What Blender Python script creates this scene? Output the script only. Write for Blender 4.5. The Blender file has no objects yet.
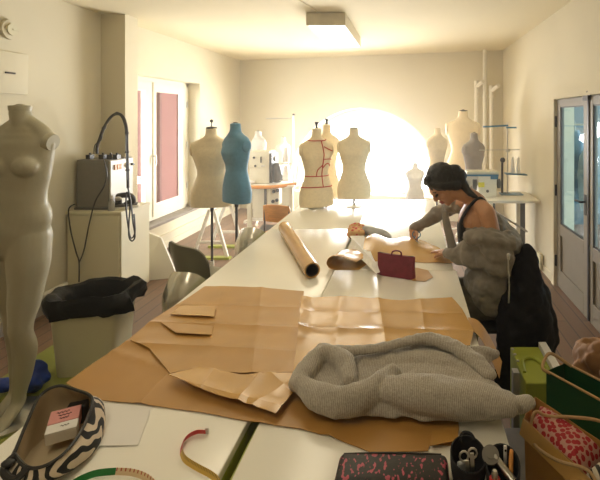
import bpy, bmesh, math, random
from mathutils import Vector, Matrix, noise
V = Vector
F = 430.0; CX = 410.0; CY = 117.0; H = 1.85      # focal length in px, horizon point, eye height
SC = bpy.context.scene
COL = SC.collection
PI = math.pi
random.seed(7)

def at(px, py, d):
    return V(((px-CX)/F*d, d, H-(py-CY)/F*d))
def T(px, py, z=0.9):
    d = (H-z)*F/(py-CY)
    return V(((px-CX)/F*d, d, z))

# ------------------------------------------------------------------ materials
def newmat(name):
    m = bpy.data.materials.new(name); m.use_nodes = True
    nt = m.node_tree
    return m, nt, nt.nodes['Principled BSDF']
def pmat(name, col, rough=.6, metal=0., var=.08, scale=12., bump=0., bscale=60., detail=3., col2=None, spec=.5, stretch=None, sheen=0, thresh=None, trans=0, coat=0):
    m, nt, b = newmat(name)
    N = nt.nodes.new; L = nt.links.new
    tc = N('ShaderNodeTexCoord'); src = tc.outputs['Object']
    if stretch:
        mp = N('ShaderNodeMapping'); mp.inputs['Scale'].default_value = stretch
        L(src, mp.inputs['Vector']); src = mp.outputs['Vector']
    n = N('ShaderNodeTexNoise'); n.inputs['Scale'].default_value = scale; n.inputs['Detail'].default_value = detail
    L(src, n.inputs['Vector'])
    r = N('ShaderNodeValToRGB')
    c1 = [max(0, c*(1-var)) for c in col]; c2 = [min(1, c*(1+var)) for c in (col2 or col)]
    r.color_ramp.elements[0].color = (*c1, 1); r.color_ramp.elements[1].color = (*c2, 1)
    r.color_ramp.elements[0].position = .3; r.color_ramp.elements[1].position = .7
    if thresh:
        r.color_ramp.elements[0].position = thresh-.02; r.color_ramp.elements[1].position = thresh+.02
    L(n.outputs['Fac'], r.inputs['Fac']); L(r.outputs['Color'], b.inputs['Base Color'])
    b.inputs['Roughness'].default_value = rough; b.inputs['Metallic'].default_value = metal
    b.inputs['Specular IOR Level'].default_value = spec
    if sheen: b.inputs['Sheen Weight'].default_value = sheen
    if trans: b.inputs['Transmission Weight'].default_value = trans
    if coat: b.inputs['Coat Weight'].default_value = coat
    if bump:
        n2 = N('ShaderNodeTexNoise'); n2.inputs['Scale'].default_value = bscale; n2.inputs['Detail'].default_value = 4
        L(src, n2.inputs['Vector'])
        bp = N('ShaderNodeBump'); bp.inputs['Strength'].default_value = bump; bp.inputs['Distance'].default_value = .01
        L(n2.outputs['Fac'], bp.inputs['Height']); L(bp.outputs['Normal'], b.inputs['Normal'])
    return m
def glassmat(name, tint=(1, 1, 1), gloss=.06, rough=.02):
    m, nt, b = newmat(name); nt.nodes.remove(b)
    N = nt.nodes.new; L = nt.links.new
    t = N('ShaderNodeBsdfTransparent'); t.inputs['Color'].default_value = (*tint, 1)
    g = N('ShaderNodeBsdfGlossy'); g.inputs['Roughness'].default_value = rough
    x = N('ShaderNodeMixShader'); x.inputs[0].default_value = gloss
    L(t.outputs[0], x.inputs[1]); L(g.outputs[0], x.inputs[2]); L(x.outputs[0], nt.nodes['Material Output'].inputs['Surface'])
    return m
def emat(name, col, s):
    m, nt, b = newmat(name)
    b.inputs['Base Color'].default_value = (*col, 1)
    b.inputs['Emission Color'].default_value = (*col, 1); b.inputs['Emission Strength'].default_value = s
    return m
def floormat():
    m, nt, b = newmat('floor_planks'); N = nt.nodes.new; L = nt.links.new
    tc = N('ShaderNodeTexCoord')
    mp = N('ShaderNodeMapping'); mp.inputs['Rotation'].default_value = (0, 0, PI/2); L(tc.outputs['Object'], mp.inputs['Vector'])
    br = N('ShaderNodeTexBrick'); br.inputs['Scale'].default_value = 1.0
    br.inputs['Color1'].default_value = (.17, .088, .045, 1); br.inputs['Color2'].default_value = (.22, .12, .065, 1)
    br.inputs['Mortar'].default_value = (.02, .012, .008, 1); br.inputs['Mortar Size'].default_value = .004
    br.inputs['Brick Width'].default_value = 1.4; br.inputs['Row Height'].default_value = .13
    L(mp.outputs['Vector'], br.inputs['Vector'])
    mp2 = N('ShaderNodeMapping'); mp2.inputs['Scale'].default_value = (14, 1.2, 1); L(tc.outputs['Object'], mp2.inputs['Vector'])
    n = N('ShaderNodeTexNoise'); n.inputs['Scale'].default_value = 4; n.inputs['Detail'].default_value = 5; L(mp2.outputs['Vector'], n.inputs['Vector'])
    mx = N('ShaderNodeMixRGB'); mx.blend_type = 'MULTIPLY'; mx.inputs['Fac'].default_value = .3
    L(br.outputs['Color'], mx.inputs['Color1']); L(n.outputs['Color'], mx.inputs['Color2'])
    g = N('ShaderNodeBrightContrast'); g.inputs['Bright'].default_value = .02; L(mx.outputs['Color'], g.inputs['Color'])
    L(g.outputs['Color'], b.inputs['Base Color']); b.inputs['Roughness'].default_value = .45
    return m
def knitmat(name, col):
    m, nt, b = newmat(name); N = nt.nodes.new; L = nt.links.new
    tc = N('ShaderNodeTexCoord')
    w = N('ShaderNodeTexWave'); w.inputs['Scale'].default_value = 55; w.inputs['Distortion'].default_value = 2.5; w.inputs['Detail'].default_value = 2
    w.bands_direction = 'X'; L(tc.outputs['Object'], w.inputs['Vector'])
    n = N('ShaderNodeTexNoise'); n.inputs['Scale'].default_value = 160; L(tc.outputs['Object'], n.inputs['Vector'])
    r = N('ShaderNodeValToRGB'); r.color_ramp.elements[0].color = (*[c*.62 for c in col], 1); r.color_ramp.elements[1].color = (*[c*1.15 for c in col], 1)
    r.color_ramp.elements[0].position = .25; r.color_ramp.elements[1].position = .75
    mx = N('ShaderNodeMath'); mx.operation = 'MULTIPLY_ADD'; mx.inputs[1].default_value = .35
    L(w.outputs['Fac'], mx.inputs[0]); 
    m2 = N('ShaderNodeMath'); m2.operation = 'MULTIPLY'; m2.inputs[1].default_value = .65; L(n.outputs['Fac'], m2.inputs[0]); L(m2.outputs[0], mx.inputs[2])
    L(mx.outputs[0], r.inputs['Fac']); L(r.outputs['Color'], b.inputs['Base Color'])
    bp = N('ShaderNodeBump'); bp.inputs['Strength'].default_value = .55; bp.inputs['Distance'].default_value = .004
    L(mx.outputs[0], bp.inputs['Height']); L(bp.outputs['Normal'], b.inputs['Normal'])
    b.inputs['Roughness'].default_value = .95; b.inputs['Sheen Weight'].default_value = .35; b.inputs['Specular IOR Level'].default_value = .15
    return m
def spotmat(name, c_bg, c_dot, scale, size=.32, rough=.8, c_ring=None):
    m, nt, b = newmat(name); N = nt.nodes.new; L = nt.links.new
    tc = N('ShaderNodeTexCoord')
    v = N('ShaderNodeTexVoronoi'); v.inputs['Scale'].default_value = scale; v.inputs['Randomness'].default_value = .55
    L(tc.outputs['Object'], v.inputs['Vector'])
    r = N('ShaderNodeValToRGB'); e = r.color_ramp.elements
    e[0].color = (*c_dot, 1); e[0].position = size; e[1].color = (*c_bg, 1); e[1].position = size+.03
    if c_ring:
        x = r.color_ramp.elements.new(size+.2); x.color = (*c_bg, 1)
        x = r.color_ramp.elements.new(size+.24); x.color = (*c_ring, 1)
    L(v.outputs['Distance'], r.inputs['Fac']); L(r.outputs['Color'], b.inputs['Base Color']); b.inputs['Roughness'].default_value = rough
    return m
def tickmat(name, base, ink, n=60):
    m, nt, b = newmat(name); N = nt.nodes.new; L = nt.links.new
    uv = N('ShaderNodeUVMap'); s = N('ShaderNodeSeparateXYZ'); L(uv.outputs['UV'], s.inputs[0])
    a = N('ShaderNodeMath'); a.operation = 'MULTIPLY'; a.inputs[1].default_value = n; L(s.outputs['X'], a.inputs[0])
    f = N('ShaderNodeMath'); f.operation = 'FRACT'; L(a.outputs[0], f.inputs[0])
    l = N('ShaderNodeMath'); l.operation = 'LESS_THAN'; l.inputs[1].default_value = .3; L(f.outputs[0], l.inputs[0])
    g = N('ShaderNodeMath'); g.operation = 'GREATER_THAN'; g.inputs[1].default_value = .55; L(s.outputs['Y'], g.inputs[0])
    q = N('ShaderNodeMath'); q.operation = 'MULTIPLY'; L(l.outputs[0], q.inputs[0]); L(g.outputs[0], q.inputs[1])
    mx = N('ShaderNodeMixRGB'); mx.inputs['Color1'].default_value = (*base, 1); mx.inputs['Color2'].default_value = (*ink, 1)
    L(q.outputs[0], mx.inputs['Fac']); L(mx.outputs['Color'], b.inputs['Base Color']); b.inputs['Roughness'].default_value = .4
    return m

M = {}
M['wall'] = pmat('cream_wall_paint', (.66, .605, .455), .85, var=.03, scale=1.5, bump=.05, bscale=30)
M['ceil'] = pmat('cream_ceiling_paint', (.72, .645, .45), .9, var=.02, scale=1.2)
M['ceilb'] = M['ceil']
M['floor'] = floormat()
M['white'] = pmat('white_paint', (.80, .77, .68), .45, var=.03, scale=3)
M['frame'] = pmat('white_window_paint', (.80, .77, .64), .4, var=.03, scale=4)
M['glass'] = glassmat('clear_glass')
M['bglass'] = glassmat('blue_tinted_glass', (.70, .85, .92), .10, .04)
M['stone'] = pmat('grey_stone_sill', (.22, .19, .16), .6, var=.15, scale=9)
M['taupe'] = pmat('taupe_door_paint', (.215, .185, .14), .5, var=.05, scale=6)
M['darkmetal'] = pmat('dark_metal', (.035, .03, .028), .4, .6, var=.1)
M['steel'] = pmat('brushed_steel', (.60, .59, .56), .3, 1, var=.06, scale=30)
M['black'] = pmat('black_plastic', (.015, .014, .014), .45, var=.15)
M['blackbag'] = pmat('black_bin_liner', (.006, .006, .006), .45, var=.2, scale=8, bump=.5, bscale=25, spec=.15)
M['coat'] = pmat('black_coat_cloth', (.008, .008, .012), .85, var=.2, scale=8, bump=.3, bscale=30, spec=.2)
M['table'] = pmat('white_laminate', (.83, .81, .74), .22, var=.02, scale=2)
M['lime'] = pmat('lime_green_paint', (.34, .38, .05), .45, var=.06, scale=5)
M['lime_floor'] = pmat('olive_lime_board', (.22, .24, .035), .5, var=.12, scale=4)
def kraftmat(name, col, rough, spec, bump, sc):
    m = pmat(name, col, rough, var=.09, scale=5, detail=5, spec=spec)
    nt = m.node_tree; N = nt.nodes.new; L = nt.links.new; b = nt.nodes['Principled BSDF']
    tc = N('ShaderNodeTexCoord'); n = N('ShaderNodeTexNoise'); n.noise_type = 'RIDGED_MULTIFRACTAL'; n.inputs['Scale'].default_value = sc; n.inputs['Detail'].default_value = 3
    n.inputs['Distortion'].default_value = .6
    L(tc.outputs['Object'], n.inputs['Vector'])
    bp = N('ShaderNodeBump'); bp.inputs['Strength'].default_value = bump; bp.inputs['Distance'].default_value = .006
    L(n.outputs['Fac'], bp.inputs['Height']); L(bp.outputs['Normal'], b.inputs['Normal']); return m
M['kraft'] = kraftmat('brown_kraft_paper', (.47, .25, .06), .32, .7, .55, 3.2)
M['kraftl'] = kraftmat('light_kraft_paper', (.54, .305, .085), .27, .9, .6, 4.5)
M['kraftd'] = kraftmat('dark_kraft_paper', (.43, .225, .058), .38, .6, .35, 2.4)
M['bagpaper'] = kraftmat('brown_bag_paper', (.26, .13, .05), .75, .3, .6, 3)
M['_old'] = pmat('brown_kraft_paper', (.50, .275, .10), .30, var=.10, scale=5, bump=.5, bscale=14, detail=5, spec=.8)
M['_old'] = pmat('light_kraft_paper', (.58, .35, .14), .28, var=.08, scale=6, bump=.6, bscale=16, detail=5, spec=.9)
M['_old'] = pmat('dark_kraft_paper', (.43, .225, .075), .36, var=.10, scale=4, bump=.4, bscale=12, detail=5, spec=.6)
M['paper'] = pmat('white_paper', (.74, .72, .70), .7, var=.02, scale=3)
M['cream_form'] = pmat('cream_linen', (.84, .71, .49), .85, var=.05, scale=40, bump=.1, bscale=300, sheen=.2)
M['pale_form'] = pmat('pale_linen', (.88, .79, .60), .85, var=.05, scale=40, bump=.1, bscale=300, sheen=.2)
M['blue_form'] = pmat('blue_form_cloth', (.085, .245, .39), .8, var=.08, scale=30, bump=.1, bscale=300, sheen=.2)
M['grey_form'] = pmat('grey_form_cloth', (.30, .26, .235), .8, var=.06, scale=30, bump=.1, bscale=300)
M['lgrey_form'] = pmat('light_grey_cloth', (.50, .49, .45), .8, var=.06, scale=30)
M['redtape'] = pmat('red_tape', (.55, .03, .025), .6)
M['mannequin'] = pmat('grey_fibreglass', (.43, .40, .29), .42, var=.04, scale=6)
M['cab'] = pmat('cream_cabinet', (.66, .62, .45), .5, var=.03, scale=3)
M['greybox'] = pmat('grey_enamel', (.17, .155, .13), .5, var=.05, scale=20)
M['panelw'] = pmat('white_control_panel', (.70, .70, .66), .4, var=.03)
M['olive'] = pmat('dark_olive_plastic', (.15, .14, .08), .35, var=.08, scale=8)
M['silver'] = pmat('silver_plastic', (.80, .78, .70), .24, .75, var=.04, scale=6)
M['orange'] = pmat('orange_plywood', (.66, .28, .06), .4, var=.15, scale=4, stretch=(1, 14, 14))
M['machine'] = pmat('cream_machine_enamel', (.66, .62, .48), .4, var=.03)
M['dgrey'] = pmat('dark_grey_plastic', (.09, .085, .08), .5)
M['bluep'] = pmat('blue_machine_paint', (.03, .16, .30), .4)
M['yellow'] = pmat('yellow_label', (.75, .68, .05), .5)
M['skin'] = pmat('warm_brown_skin', (.52, .275, .16), .5, var=.06, scale=25, spec=.4)
M['lips'] = pmat('lips', (.42, .10, .08), .45)
M['hair'] = pmat('black_hair', (.012, .011, .011), .5, var=.3, scale=8, bump=.8, bscale=55, stretch=(1, 6, 1))
M['tank'] = pmat('black_vest_cloth', (.014, .014, .017), .8, var=.1)
M['jacket'] = pmat('grey_denim', (.23, .205, .175), .9, var=.14, scale=14, bump=.35, bscale=22, sheen=.2)
M['trous'] = pmat('grey_trousers', (.155, .14, .115), .9, var=.12, scale=14, bump=.3, bscale=20)
M['knit'] = knitmat('grey_knit', (.44, .40, .345))
M['burg'] = pmat('burgundy_cloth', (.19, .022, .042), .7, var=.15, scale=30, bump=.15, bscale=120)
M['tube_in'] = pmat('dark_cardboard', (.03, .022, .016), .8)
M['tribal'] = spotmat('black_and_cream_pattern', (.010, .010, .010), (.62, .52, .40), 16, .26, .7)
M['lining'] = pmat('beige_lining', (.50, .41, .27), .85, var=.05)
M['pink'] = pmat('pink_card', (.62, .27, .26), .6, var=.03)
M['ink'] = pmat('dark_ink', (.05, .02, .02), .7)
M['darkpat'] = pmat('black_cloth_with_pink_streaks', (.014, .013, .013), .5, var=.0, scale=80, detail=1, col2=(.42, .07, .11), stretch=(1.3, .7, 1), thresh=.60, bump=.3, bscale=40)
M['navy'] = pmat('black_felt', (.010, .010, .014), .9, var=.2, scale=20)
M['red'] = pmat('red_plastic', (.55, .02, .02), .35)
M['redfab'] = spotmat('red_dotted_fabric', (.50, .27, .22), (.34, .008, .02), 52, .47, .8)
M['stripefab'] = None
M['green'] = pmat('dark_green_bag', (.006, .065, .020), .5, var=.1, scale=5)
M['rope'] = pmat('tan_twisted_paper', (.42, .27, .13), .7)
M['bluec'] = pmat('blue_cloth', (.004, .035, .26), .6, var=.2, scale=14)
M['pinkwall'] = pmat('pink_render', (.16, .055, .046), .8, var=.08, scale=2)
M['pinkd'] = pmat('dark_pink_render', (.10, .033, .028), .8, var=.08, scale=2)
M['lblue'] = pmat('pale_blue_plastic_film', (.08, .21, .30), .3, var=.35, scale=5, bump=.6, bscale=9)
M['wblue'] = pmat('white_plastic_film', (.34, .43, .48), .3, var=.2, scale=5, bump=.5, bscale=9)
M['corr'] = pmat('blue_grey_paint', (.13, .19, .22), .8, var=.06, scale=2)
M['bottle'] = pmat('clear_plastic', (.75, .74, .70), .15, var=.02, trans=.6)
M['lampglass'] = emat('lamp_diffuser', (1.0, .87, .63), 5.5)
M['lampbody'] = pmat('lamp_housing', (.66, .60, .46), .5)
M['orangef'] = spotmat('red_and_orange_print', (.60, .36, .16), (.50, .05, .05), 30, .35, .8)
M['greyf'] = pmat('grey_blue_cloth', (.40, .41, .42), .85, var=.15, scale=15)
M['purple'] = pmat('dark_violet_plastic', (.03, .012, .05), .4)
def wavemat(name, c1, c2, scale, dist):
    m, nt, b = newmat(name); N = nt.nodes.new; L = nt.links.new
    tc = N('ShaderNodeTexCoord'); w = N('ShaderNodeTexWave'); w.inputs['Scale'].default_value = scale; w.inputs['Distortion'].default_value = dist
    w.inputs['Detail'].default_value = 1
    L(tc.outputs['Object'], w.inputs['Vector']); r = N('ShaderNodeValToRGB'); e = r.color_ramp.elements
    e[0].color = (*c1, 1); e[0].position = .48; e[1].color = (*c2, 1); e[1].position = .54
    L(w.outputs['Fac'], r.inputs['Fac']); L(r.outputs['Color'], b.inputs['Base Color']); b.inputs['Roughness'].default_value = .8
    return m
M['stripefab'] = wavemat('black_and_cream_striped_cloth', (.012, .012, .012), (.58, .52, .42), 14, 3)
M['tribal'] = wavemat('black_and_cream_ikat_cloth', (.010, .010, .010), (.62, .52, .40), 13, 10)
M['tapey'] = tickmat('yellow_tape_with_ticks', (.62, .40, .07), (.06, .03, .01), 36)
M['tapec'] = tickmat('cream_tape_with_red_ticks', (.66, .50, .30), (.40, .06, .03), 14)
M['tapeg'] = pmat('green_tape', (.008, .16, .03), .4)

# ------------------------------------------------------------------ mesh builder
def perp(t):
    a = V((0, 0, 1)) if abs(t.z) < .9 else V((1, 0, 0))
    return t.cross(a).normalized()
def smoothpath(pts, n=6):
    pts = [V(p) for p in pts]
    if len(pts) < 3: return pts
    out = []
    for i in range(len(pts)-1):
        p0 = pts[max(i-1, 0)]; p1 = pts[i]; p2 = pts[i+1]; p3 = pts[min(i+2, len(pts)-1)]
        for k in range(n):
            t = k/n
            out.append(.5*((2*p1)+(p2-p0)*t+(2*p0-5*p1+4*p2-p3)*t*t+(3*p1-p0-3*p2+p3)*t**3))
    out.append(pts[-1]); return out

INFO = {}
class MB:
    def __init__(s): s.bm = bmesh.new()
    def ring(s, pts): return [s.bm.verts.new(p) for p in pts]
    def skin(s, rings, closed=True, caps=True):
        vs = [s.ring(r) for r in rings]; n = len(vs[0])
        for a, b in zip(vs, vs[1:]):
            for i in range(n if closed else n-1):
                j = (i+1) % n
                s.bm.faces.new((a[i], a[j], b[j], b[i]))
        if caps and closed:
            s.bm.faces.new(list(reversed(vs[0]))); s.bm.faces.new(vs[-1])
        return vs
    def box(s, x0, x1, y0, y1, z0, z1, rz=0, piv=None):
        P = [V((x, y, z)) for z in (z0, z1) for x, y in ((x0, y0), (x1, y0), (x1, y1), (x0, y1))]
        if rz:
            c = V(piv) if piv else V(((x0+x1)/2, (y0+y1)/2, 0)); R = Matrix.Rotation(rz, 3, 'Z')
            P = [R@(p-c)+c for p in P]
        s.skin([P[:4], P[4:]]); return s
    def bar(s, p0, p1, w, h, up=(0, 0, 1)):
        p0, p1 = V(p0), V(p1); t = (p1-p0).normalized(); up = V(up)
        if abs(t.dot(up)) > .95: up = V((0, 1, 0))
        a = t.cross(up).normalized(); b = a.cross(t)
        q = [(-1, -1), (1, -1), (1, 1), (-1, 1)]
        s.skin([[p+a*(w/2*i)+b*(h/2*j) for i, j in q] for p in (p0, p1)]); return s
    def cyl(s, p0, p1, r0, r1=None, n=16):
        p0, p1 = V(p0), V(p1); r1 = r0 if r1 is None else r1
        t = (p1-p0).normalized(); a = perp(t); b = t.cross(a)
        s.skin([[p+a*(r*math.cos(2*PI*k/n))+b*(r*math.sin(2*PI*k/n)) for k in range(n)] for p, r in ((p0, r0), (p1, r1))]); return s
    def tube(s, pts, r, n=8, sm=6):
        pts = smoothpath(pts, sm) if sm else [V(p) for p in pts]
        rings = []; a = None
        for i, p in enumerate(pts):
            t = (pts[min(i+1, len(pts)-1)]-pts[max(i-1, 0)])
            if t.length < 1e-9: continue
            t.normalize()
            a = perp(t) if a is None else (a-t*a.dot(t)).normalized()
            b = t.cross(a)
            rings.append([p+a*(r*math.cos(2*PI*k/n))+b*(r*math.sin(2*PI*k/n)) for k in range(n)])
        s.skin(rings); return s
    def limb(s, pts, radii, side=None, n=14, sm=3):
        P = [V(p) for p in pts]; R = [(r, r) if not isinstance(r, tuple) else r for r in radii]
        if sm > 1 and len(P) > 2:
            Q = smoothpath(P, sm); RR = []
            for i in range(len(P)-1):
                for k in range(sm):
                    t = k/sm; t = t*t*(3-2*t)
                    RR.append((R[i][0]*(1-t)+R[i+1][0]*t, R[i][1]*(1-t)+R[i+1][1]*t))
            RR.append(R[-1]); P, R = Q, RR
        rings = []; a = None; N = len(P)
        for i, p in enumerate(P):
            t = (P[min(i+1, N-1)]-P[max(i-1, 0)]).normalized()
            if side is not None:
                a = V(side); a = (a-t*a.dot(t)).normalized()
            else: a = perp(t) if a is None else (a-t*a.dot(t)).normalized()
            b = t.cross(a)
            def rg(c, f): return [c+a*(R[i][0]*f*math.cos(2*PI*k/n))+b*(R[i][1]*f*math.sin(2*PI*k/n)) for k in range(n)]
            m = min(R[i])
            if i == 0:
                for an in (80, 50, 25): rings.append(rg(p-t*m*math.sin(math.radians(an)), math.cos(math.radians(an))))
            rings.append(rg(p, 1))
            if i == N-1:
                for an in (25, 50, 80): rings.append(rg(p+t*m*math.sin(math.radians(an)), math.cos(math.radians(an))))
        s.skin(rings); return s
    def ell(s, c, r, rot=None, nu=18, nv=10):
        c = V(c); rot = rot or Matrix.Identity(3); rings = []
        for j in range(nv+1):
            ph = -PI/2+PI*(j/nv)*.992+PI*.004
            rings.append([c+rot@V((r[0]*math.cos(ph)*math.cos(2*PI*k/nu), r[1]*math.cos(ph)*math.sin(2*PI*k/nu), r[2]*math.sin(ph))) for k in range(nu)])
        s.skin(rings); return s
    def lathe(s, c, prof, n=20):
        c = V(c)
        s.skin([[c+V((max(r, 1e-4)*math.cos(2*PI*k/n), max(r, 1e-4)*math.sin(2*PI*k/n), z)) for k in range(n)] for r, z in prof]); return s
    def prism(s, poly, z0, z1):
        s.skin([[V((p[0], p[1], z)) for p in poly] for z in (z0, z1)]); return s
    def slab(s, quad, nrm, th):
        q = [V(p) for p in quad]; nrm = V(nrm).normalized()*th
        s.skin([q, [p+nrm for p in q]]); return s
    def build(s, name, mat, parent=None, smooth=True, bevel=0, local=False, voxel=0, sm=0, solid=0, uv=None, subsurf=0, disp=None, sharp=40):
        bm = s.bm
        bmesh.ops.recalc_face_normals(bm, faces=bm.faces)
        me = bpy.data.meshes.new(name)
        ob = bpy.data.objects.new(name, me); COL.objects.link(ob)
        if parent is not None:
            ob.parent = parent
            mw = INFO[parent]
            if not local: bmesh.ops.transform(bm, matrix=mw.inverted(), verts=bm.verts)
            INFO[ob] = mw
        else:
            xs = [v.co for v in bm.verts]
            c = V(((min(v.x for v in xs)+max(v.x for v in xs))/2, (min(v.y for v in xs)+max(v.y for v in xs))/2, min(v.z for v in xs)))
            bmesh.ops.translate(bm, vec=-c, verts=bm.verts); ob.location = c
            INFO[ob] = Matrix.Translation(c)
        bm.to_mesh(me); bm.free()
        me.materials.append(M[mat] if isinstance(mat, str) else mat)
        mods = False
        if voxel:
            m = ob.modifiers.new('remesh', 'REMESH'); m.mode = 'VOXEL'; m.voxel_size = voxel; m.use_smooth_shade = True; mods = True
            if disp:
                tx = bpy.data.textures.new(name+'_folds', 'CLOUDS'); tx.noise_scale = disp[1]
                dm = ob.modifiers.new('disp', 'DISPLACE'); dm.texture = tx; dm.strength = disp[0]; dm.mid_level = .5; dm.texture_coords = 'GLOBAL'
            if sm:
                m = ob.modifiers.new('smooth', 'SMOOTH'); m.factor = .5; m.iterations = sm
        if solid:
            m = ob.modifiers.new('solid', 'SOLIDIFY'); m.thickness = solid; m.offset = 0; mods = True
        if subsurf:
            m = ob.modifiers.new('sub', 'SUBSURF'); m.levels = subsurf; m.render_levels = subsurf; mods = True
        if bevel:
            m = ob.modifiers.new('bevel', 'BEVEL'); m.width = bevel; m.segments = 3; m.limit_method = 'ANGLE'; m.angle_limit = .6; mods = True
        if mods:
            dg = bpy.context.evaluated_depsgraph_get()
            nm = bpy.data.meshes.new_from_object(ob.evaluated_get(dg))
            ob.modifiers.clear(); ob.data = nm; nm.name = name; me = nm
            if not me.materials: me.materials.append(M[mat] if isinstance(mat, str) else mat)
        if smooth:
            me.polygons.foreach_set('use_smooth', [True]*len(me.polygons))
            if not voxel: me.set_sharp_from_angle(angle=math.radians(sharp))
        return ob

def thing(name, label, cat, loc=(0, 0, 0), rz=0, group=None):
    o = bpy.data.objects.new(name, None); COL.objects.link(o)
    o.location = loc; o.rotation_euler = (0, 0, rz); o.empty_display_size = .1
    o['label'] = label; o['category'] = cat
    if group: o['group'] = group
    INFO[o] = Matrix.Translation(V(loc))@Matrix.Rotation(rz, 4, 'Z')
    return o
def tag(o, label, cat, group=None, kind=None):
    o['label'] = label; o['category'] = cat
    if group: o['group'] = group
    if kind: o['kind'] = kind
    return o
def struct(o): o['kind'] = 'structure'; return o

# polygon sheets -----------------------------------------------------------
def segdist(p, a, b):
    ab = b-a; t = max(0, min(1, (p-a).dot(ab)/max(ab.length_squared, 1e-12)))
    return (p-(a+ab*t)).length
def sheet(poly, step, hf, cuts=()):
    """polygon (world xy) cut by a grid; z given by hf(x, y, distance to the outline)"""
    mb = MB(); bm = mb.bm
    P = [V((p[0], p[1])) for p in poly]
    bm.faces.new([bm.verts.new((p.x, p.y, 0)) for p in P])
    for ax in (0, 1):
        lo = min(p[ax] for p in P); hi = max(p[ax] for p in P); k = lo+step
        while k < hi:
            co = V((k, 0, 0)) if ax == 0 else V((0, k, 0)); no = V((1, 0, 0)) if ax == 0 else V((0, 1, 0))
            bmesh.ops.bisect_plane(bm, geom=bm.verts[:]+bm.edges[:]+bm.faces[:], plane_co=co, plane_no=no, dist=1e-6)
            k += step
    for c in cuts:
        for a_, b_ in zip(c, c[1:]):
            t_ = V((b_.x-a_.x, b_.y-a_.y, 0)).normalized()
            bmesh.ops.bisect_plane(bm, geom=bm.verts[:]+bm.edges[:]+bm.faces[:], plane_co=V((a_.x, a_.y, 0)), plane_no=V((-t_.y, t_.x, 0)), dist=1e-6)
    n = len(P)
    for v in bm.verts:
        q = V((v.co.x, v.co.y)); d = min(segdist(q, P[i], P[(i+1) % n]) for i in range(n))
        v.co.z = hf(q.x, q.y, d)
    return mb
def ridge(q, line, w):
    d = min(segdist(q, line[i], line[i+1]) for i in range(len(line)-1))
    return math.exp(-(d/w)**2)
def crease(q, line, w):
    d = min(segdist(q, line[i], line[i+1]) for i in range(len(line)-1))
    return max(0, 1-d/w)
def nz(x, y, s, seed=0): return noise.noise(V((x*s, y*s, seed*3.7)))
def P2(pts, z=.9): return [T(x, y, z).to_2d() for x, y in pts]
# ================================================================== THE SETTING
CEIL = 3.0
struct(MB().box(-4.2, 1.85, -1.8, 9.6, -.12, 0).build('floor', 'floor', smooth=False))
struct(MB().box(-4.2, 1.85, -1.8, 9.6, CEIL, CEIL+.12).build('ceiling', 'ceil', smooth=False))
XL, XR = -3.45, 1.6
# left wall with the window niche
wl = MB()
wl.box(XL-.25, XL, -1.8, 5.05, 0, CEIL); wl.box(XL-.25, XL, 7.06, 9.4, 0, CEIL)
wl.box(XL-.25, XL, 5.05, 7.06, 0, .36); wl.box(XL-.25, XL, 5.05, 7.06, 2.4, CEIL)
struct(wl.build('wall_left', 'wall', smooth=False))
# right wall with the double door opening
wr = MB()
wr.box(XR, XR+.2, -1.8, 3.0, 0, CEIL); wr.box(XR, XR+.2, 4.76, 8.2, 0, CEIL); wr.box(XR, XR+.2, 3.0, 4.76, 2.09, CEIL)
struct(wr.build('wall_right', 'wall', smooth=False))
struct(MB().box(-4.2, 1.85, -1.95, -1.8, 0, CEIL).build('wall_front', 'wall', smooth=False))
# slanted back wall with the half-round window
B0 = V((-3.45, 8.737, 0)); B1 = V((1.6, 7.40, 0)); UB = (B1-B0).normalized(); NB = V((-UB.y, UB.x, 0))
LB = (B1-B0).length
UC = (V((-.881, 8.057, 0))-B0).length; ZC = .485; RO = 1.536; RI = 1.40; ZS = .40
def bw(u, z, o=0): return B0+UB*u+NB*o+V((0, 0, z))
def wall_arch(r, th, o0):
    mb = MB(); us = [-.6, UC-r]+[UC+r*math.cos(PI-PI*k/40) for k in range(1, 40)]+[UC+r, LB+.35]
    def zt(u):
        d = abs(u-UC)
        return ZS if d > r+1e-6 else ZC+math.sqrt(max(0, r*r-d*d))
    for a, b in zip(us, us[1:]):
        inside = a >= UC-r-1e-6 and b <= UC+r+1e-6
        if inside:
            q = [bw(a, zt(a) if a > UC-r+1e-5 else ZC, o0), bw(b, zt(b) if b < UC+r-1e-5 else ZC, o0), bw(b, CEIL, o0), bw(a, CEIL, o0)]
            mb.slab(q, NB, th)
            mb.slab([bw(a, 0, o0), bw(b, 0, o0), bw(b, ZS, o0), bw(a, ZS, o0)], NB, th)
        else:
            mb.slab([bw(a, 0, o0), bw(b, 0, o0), bw(b, CEIL, o0), bw(a, CEIL, o0)], NB, th)
    return mb
struct(wall_arch(RO, .34, 0).build('wall_back', 'wall', smooth=False))
# window 2: half round, set at the outer side of the wall
w2 = MB()
def arcring(r0, r1, o, th, n=36):
    for k in range(n):
        a, b = PI-PI*k/n, PI-PI*(k+1)/n
        q = [bw(UC+r0*math.cos(a), ZC+r0*math.sin(a), o), bw(UC+r0*math.cos(b), ZC+r0*math.sin(b), o),
             bw(UC+r1*math.cos(b), ZC+r1*math.sin(b), o), bw(UC+r1*math.cos(a), ZC+r1*math.sin(a), o)]
        w2.slab(q, NB, th)
arcring(RI-.05, RO+.03, .26, .06)
for u in (UC+.03, UC-.68, UC+.72):
    h = math.sqrt(RI*RI-(u-UC)**2)
    w2.slab([bw(u-.02, ZS, .27), bw(u+.02, ZS, .27), bw(u+.02, ZC+h, .27), bw(u-.02, ZC+h, .27)], NB, .04)
w2.slab([bw(UC-RO, ZS, .26), bw(UC+RO, ZS, .26), bw(UC+RO, ZC+.03, .26), bw(UC-RO, ZC+.03, .26)], NB, .06)
w2o = struct(w2.build('window_2', 'frame', smooth=False))
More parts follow.
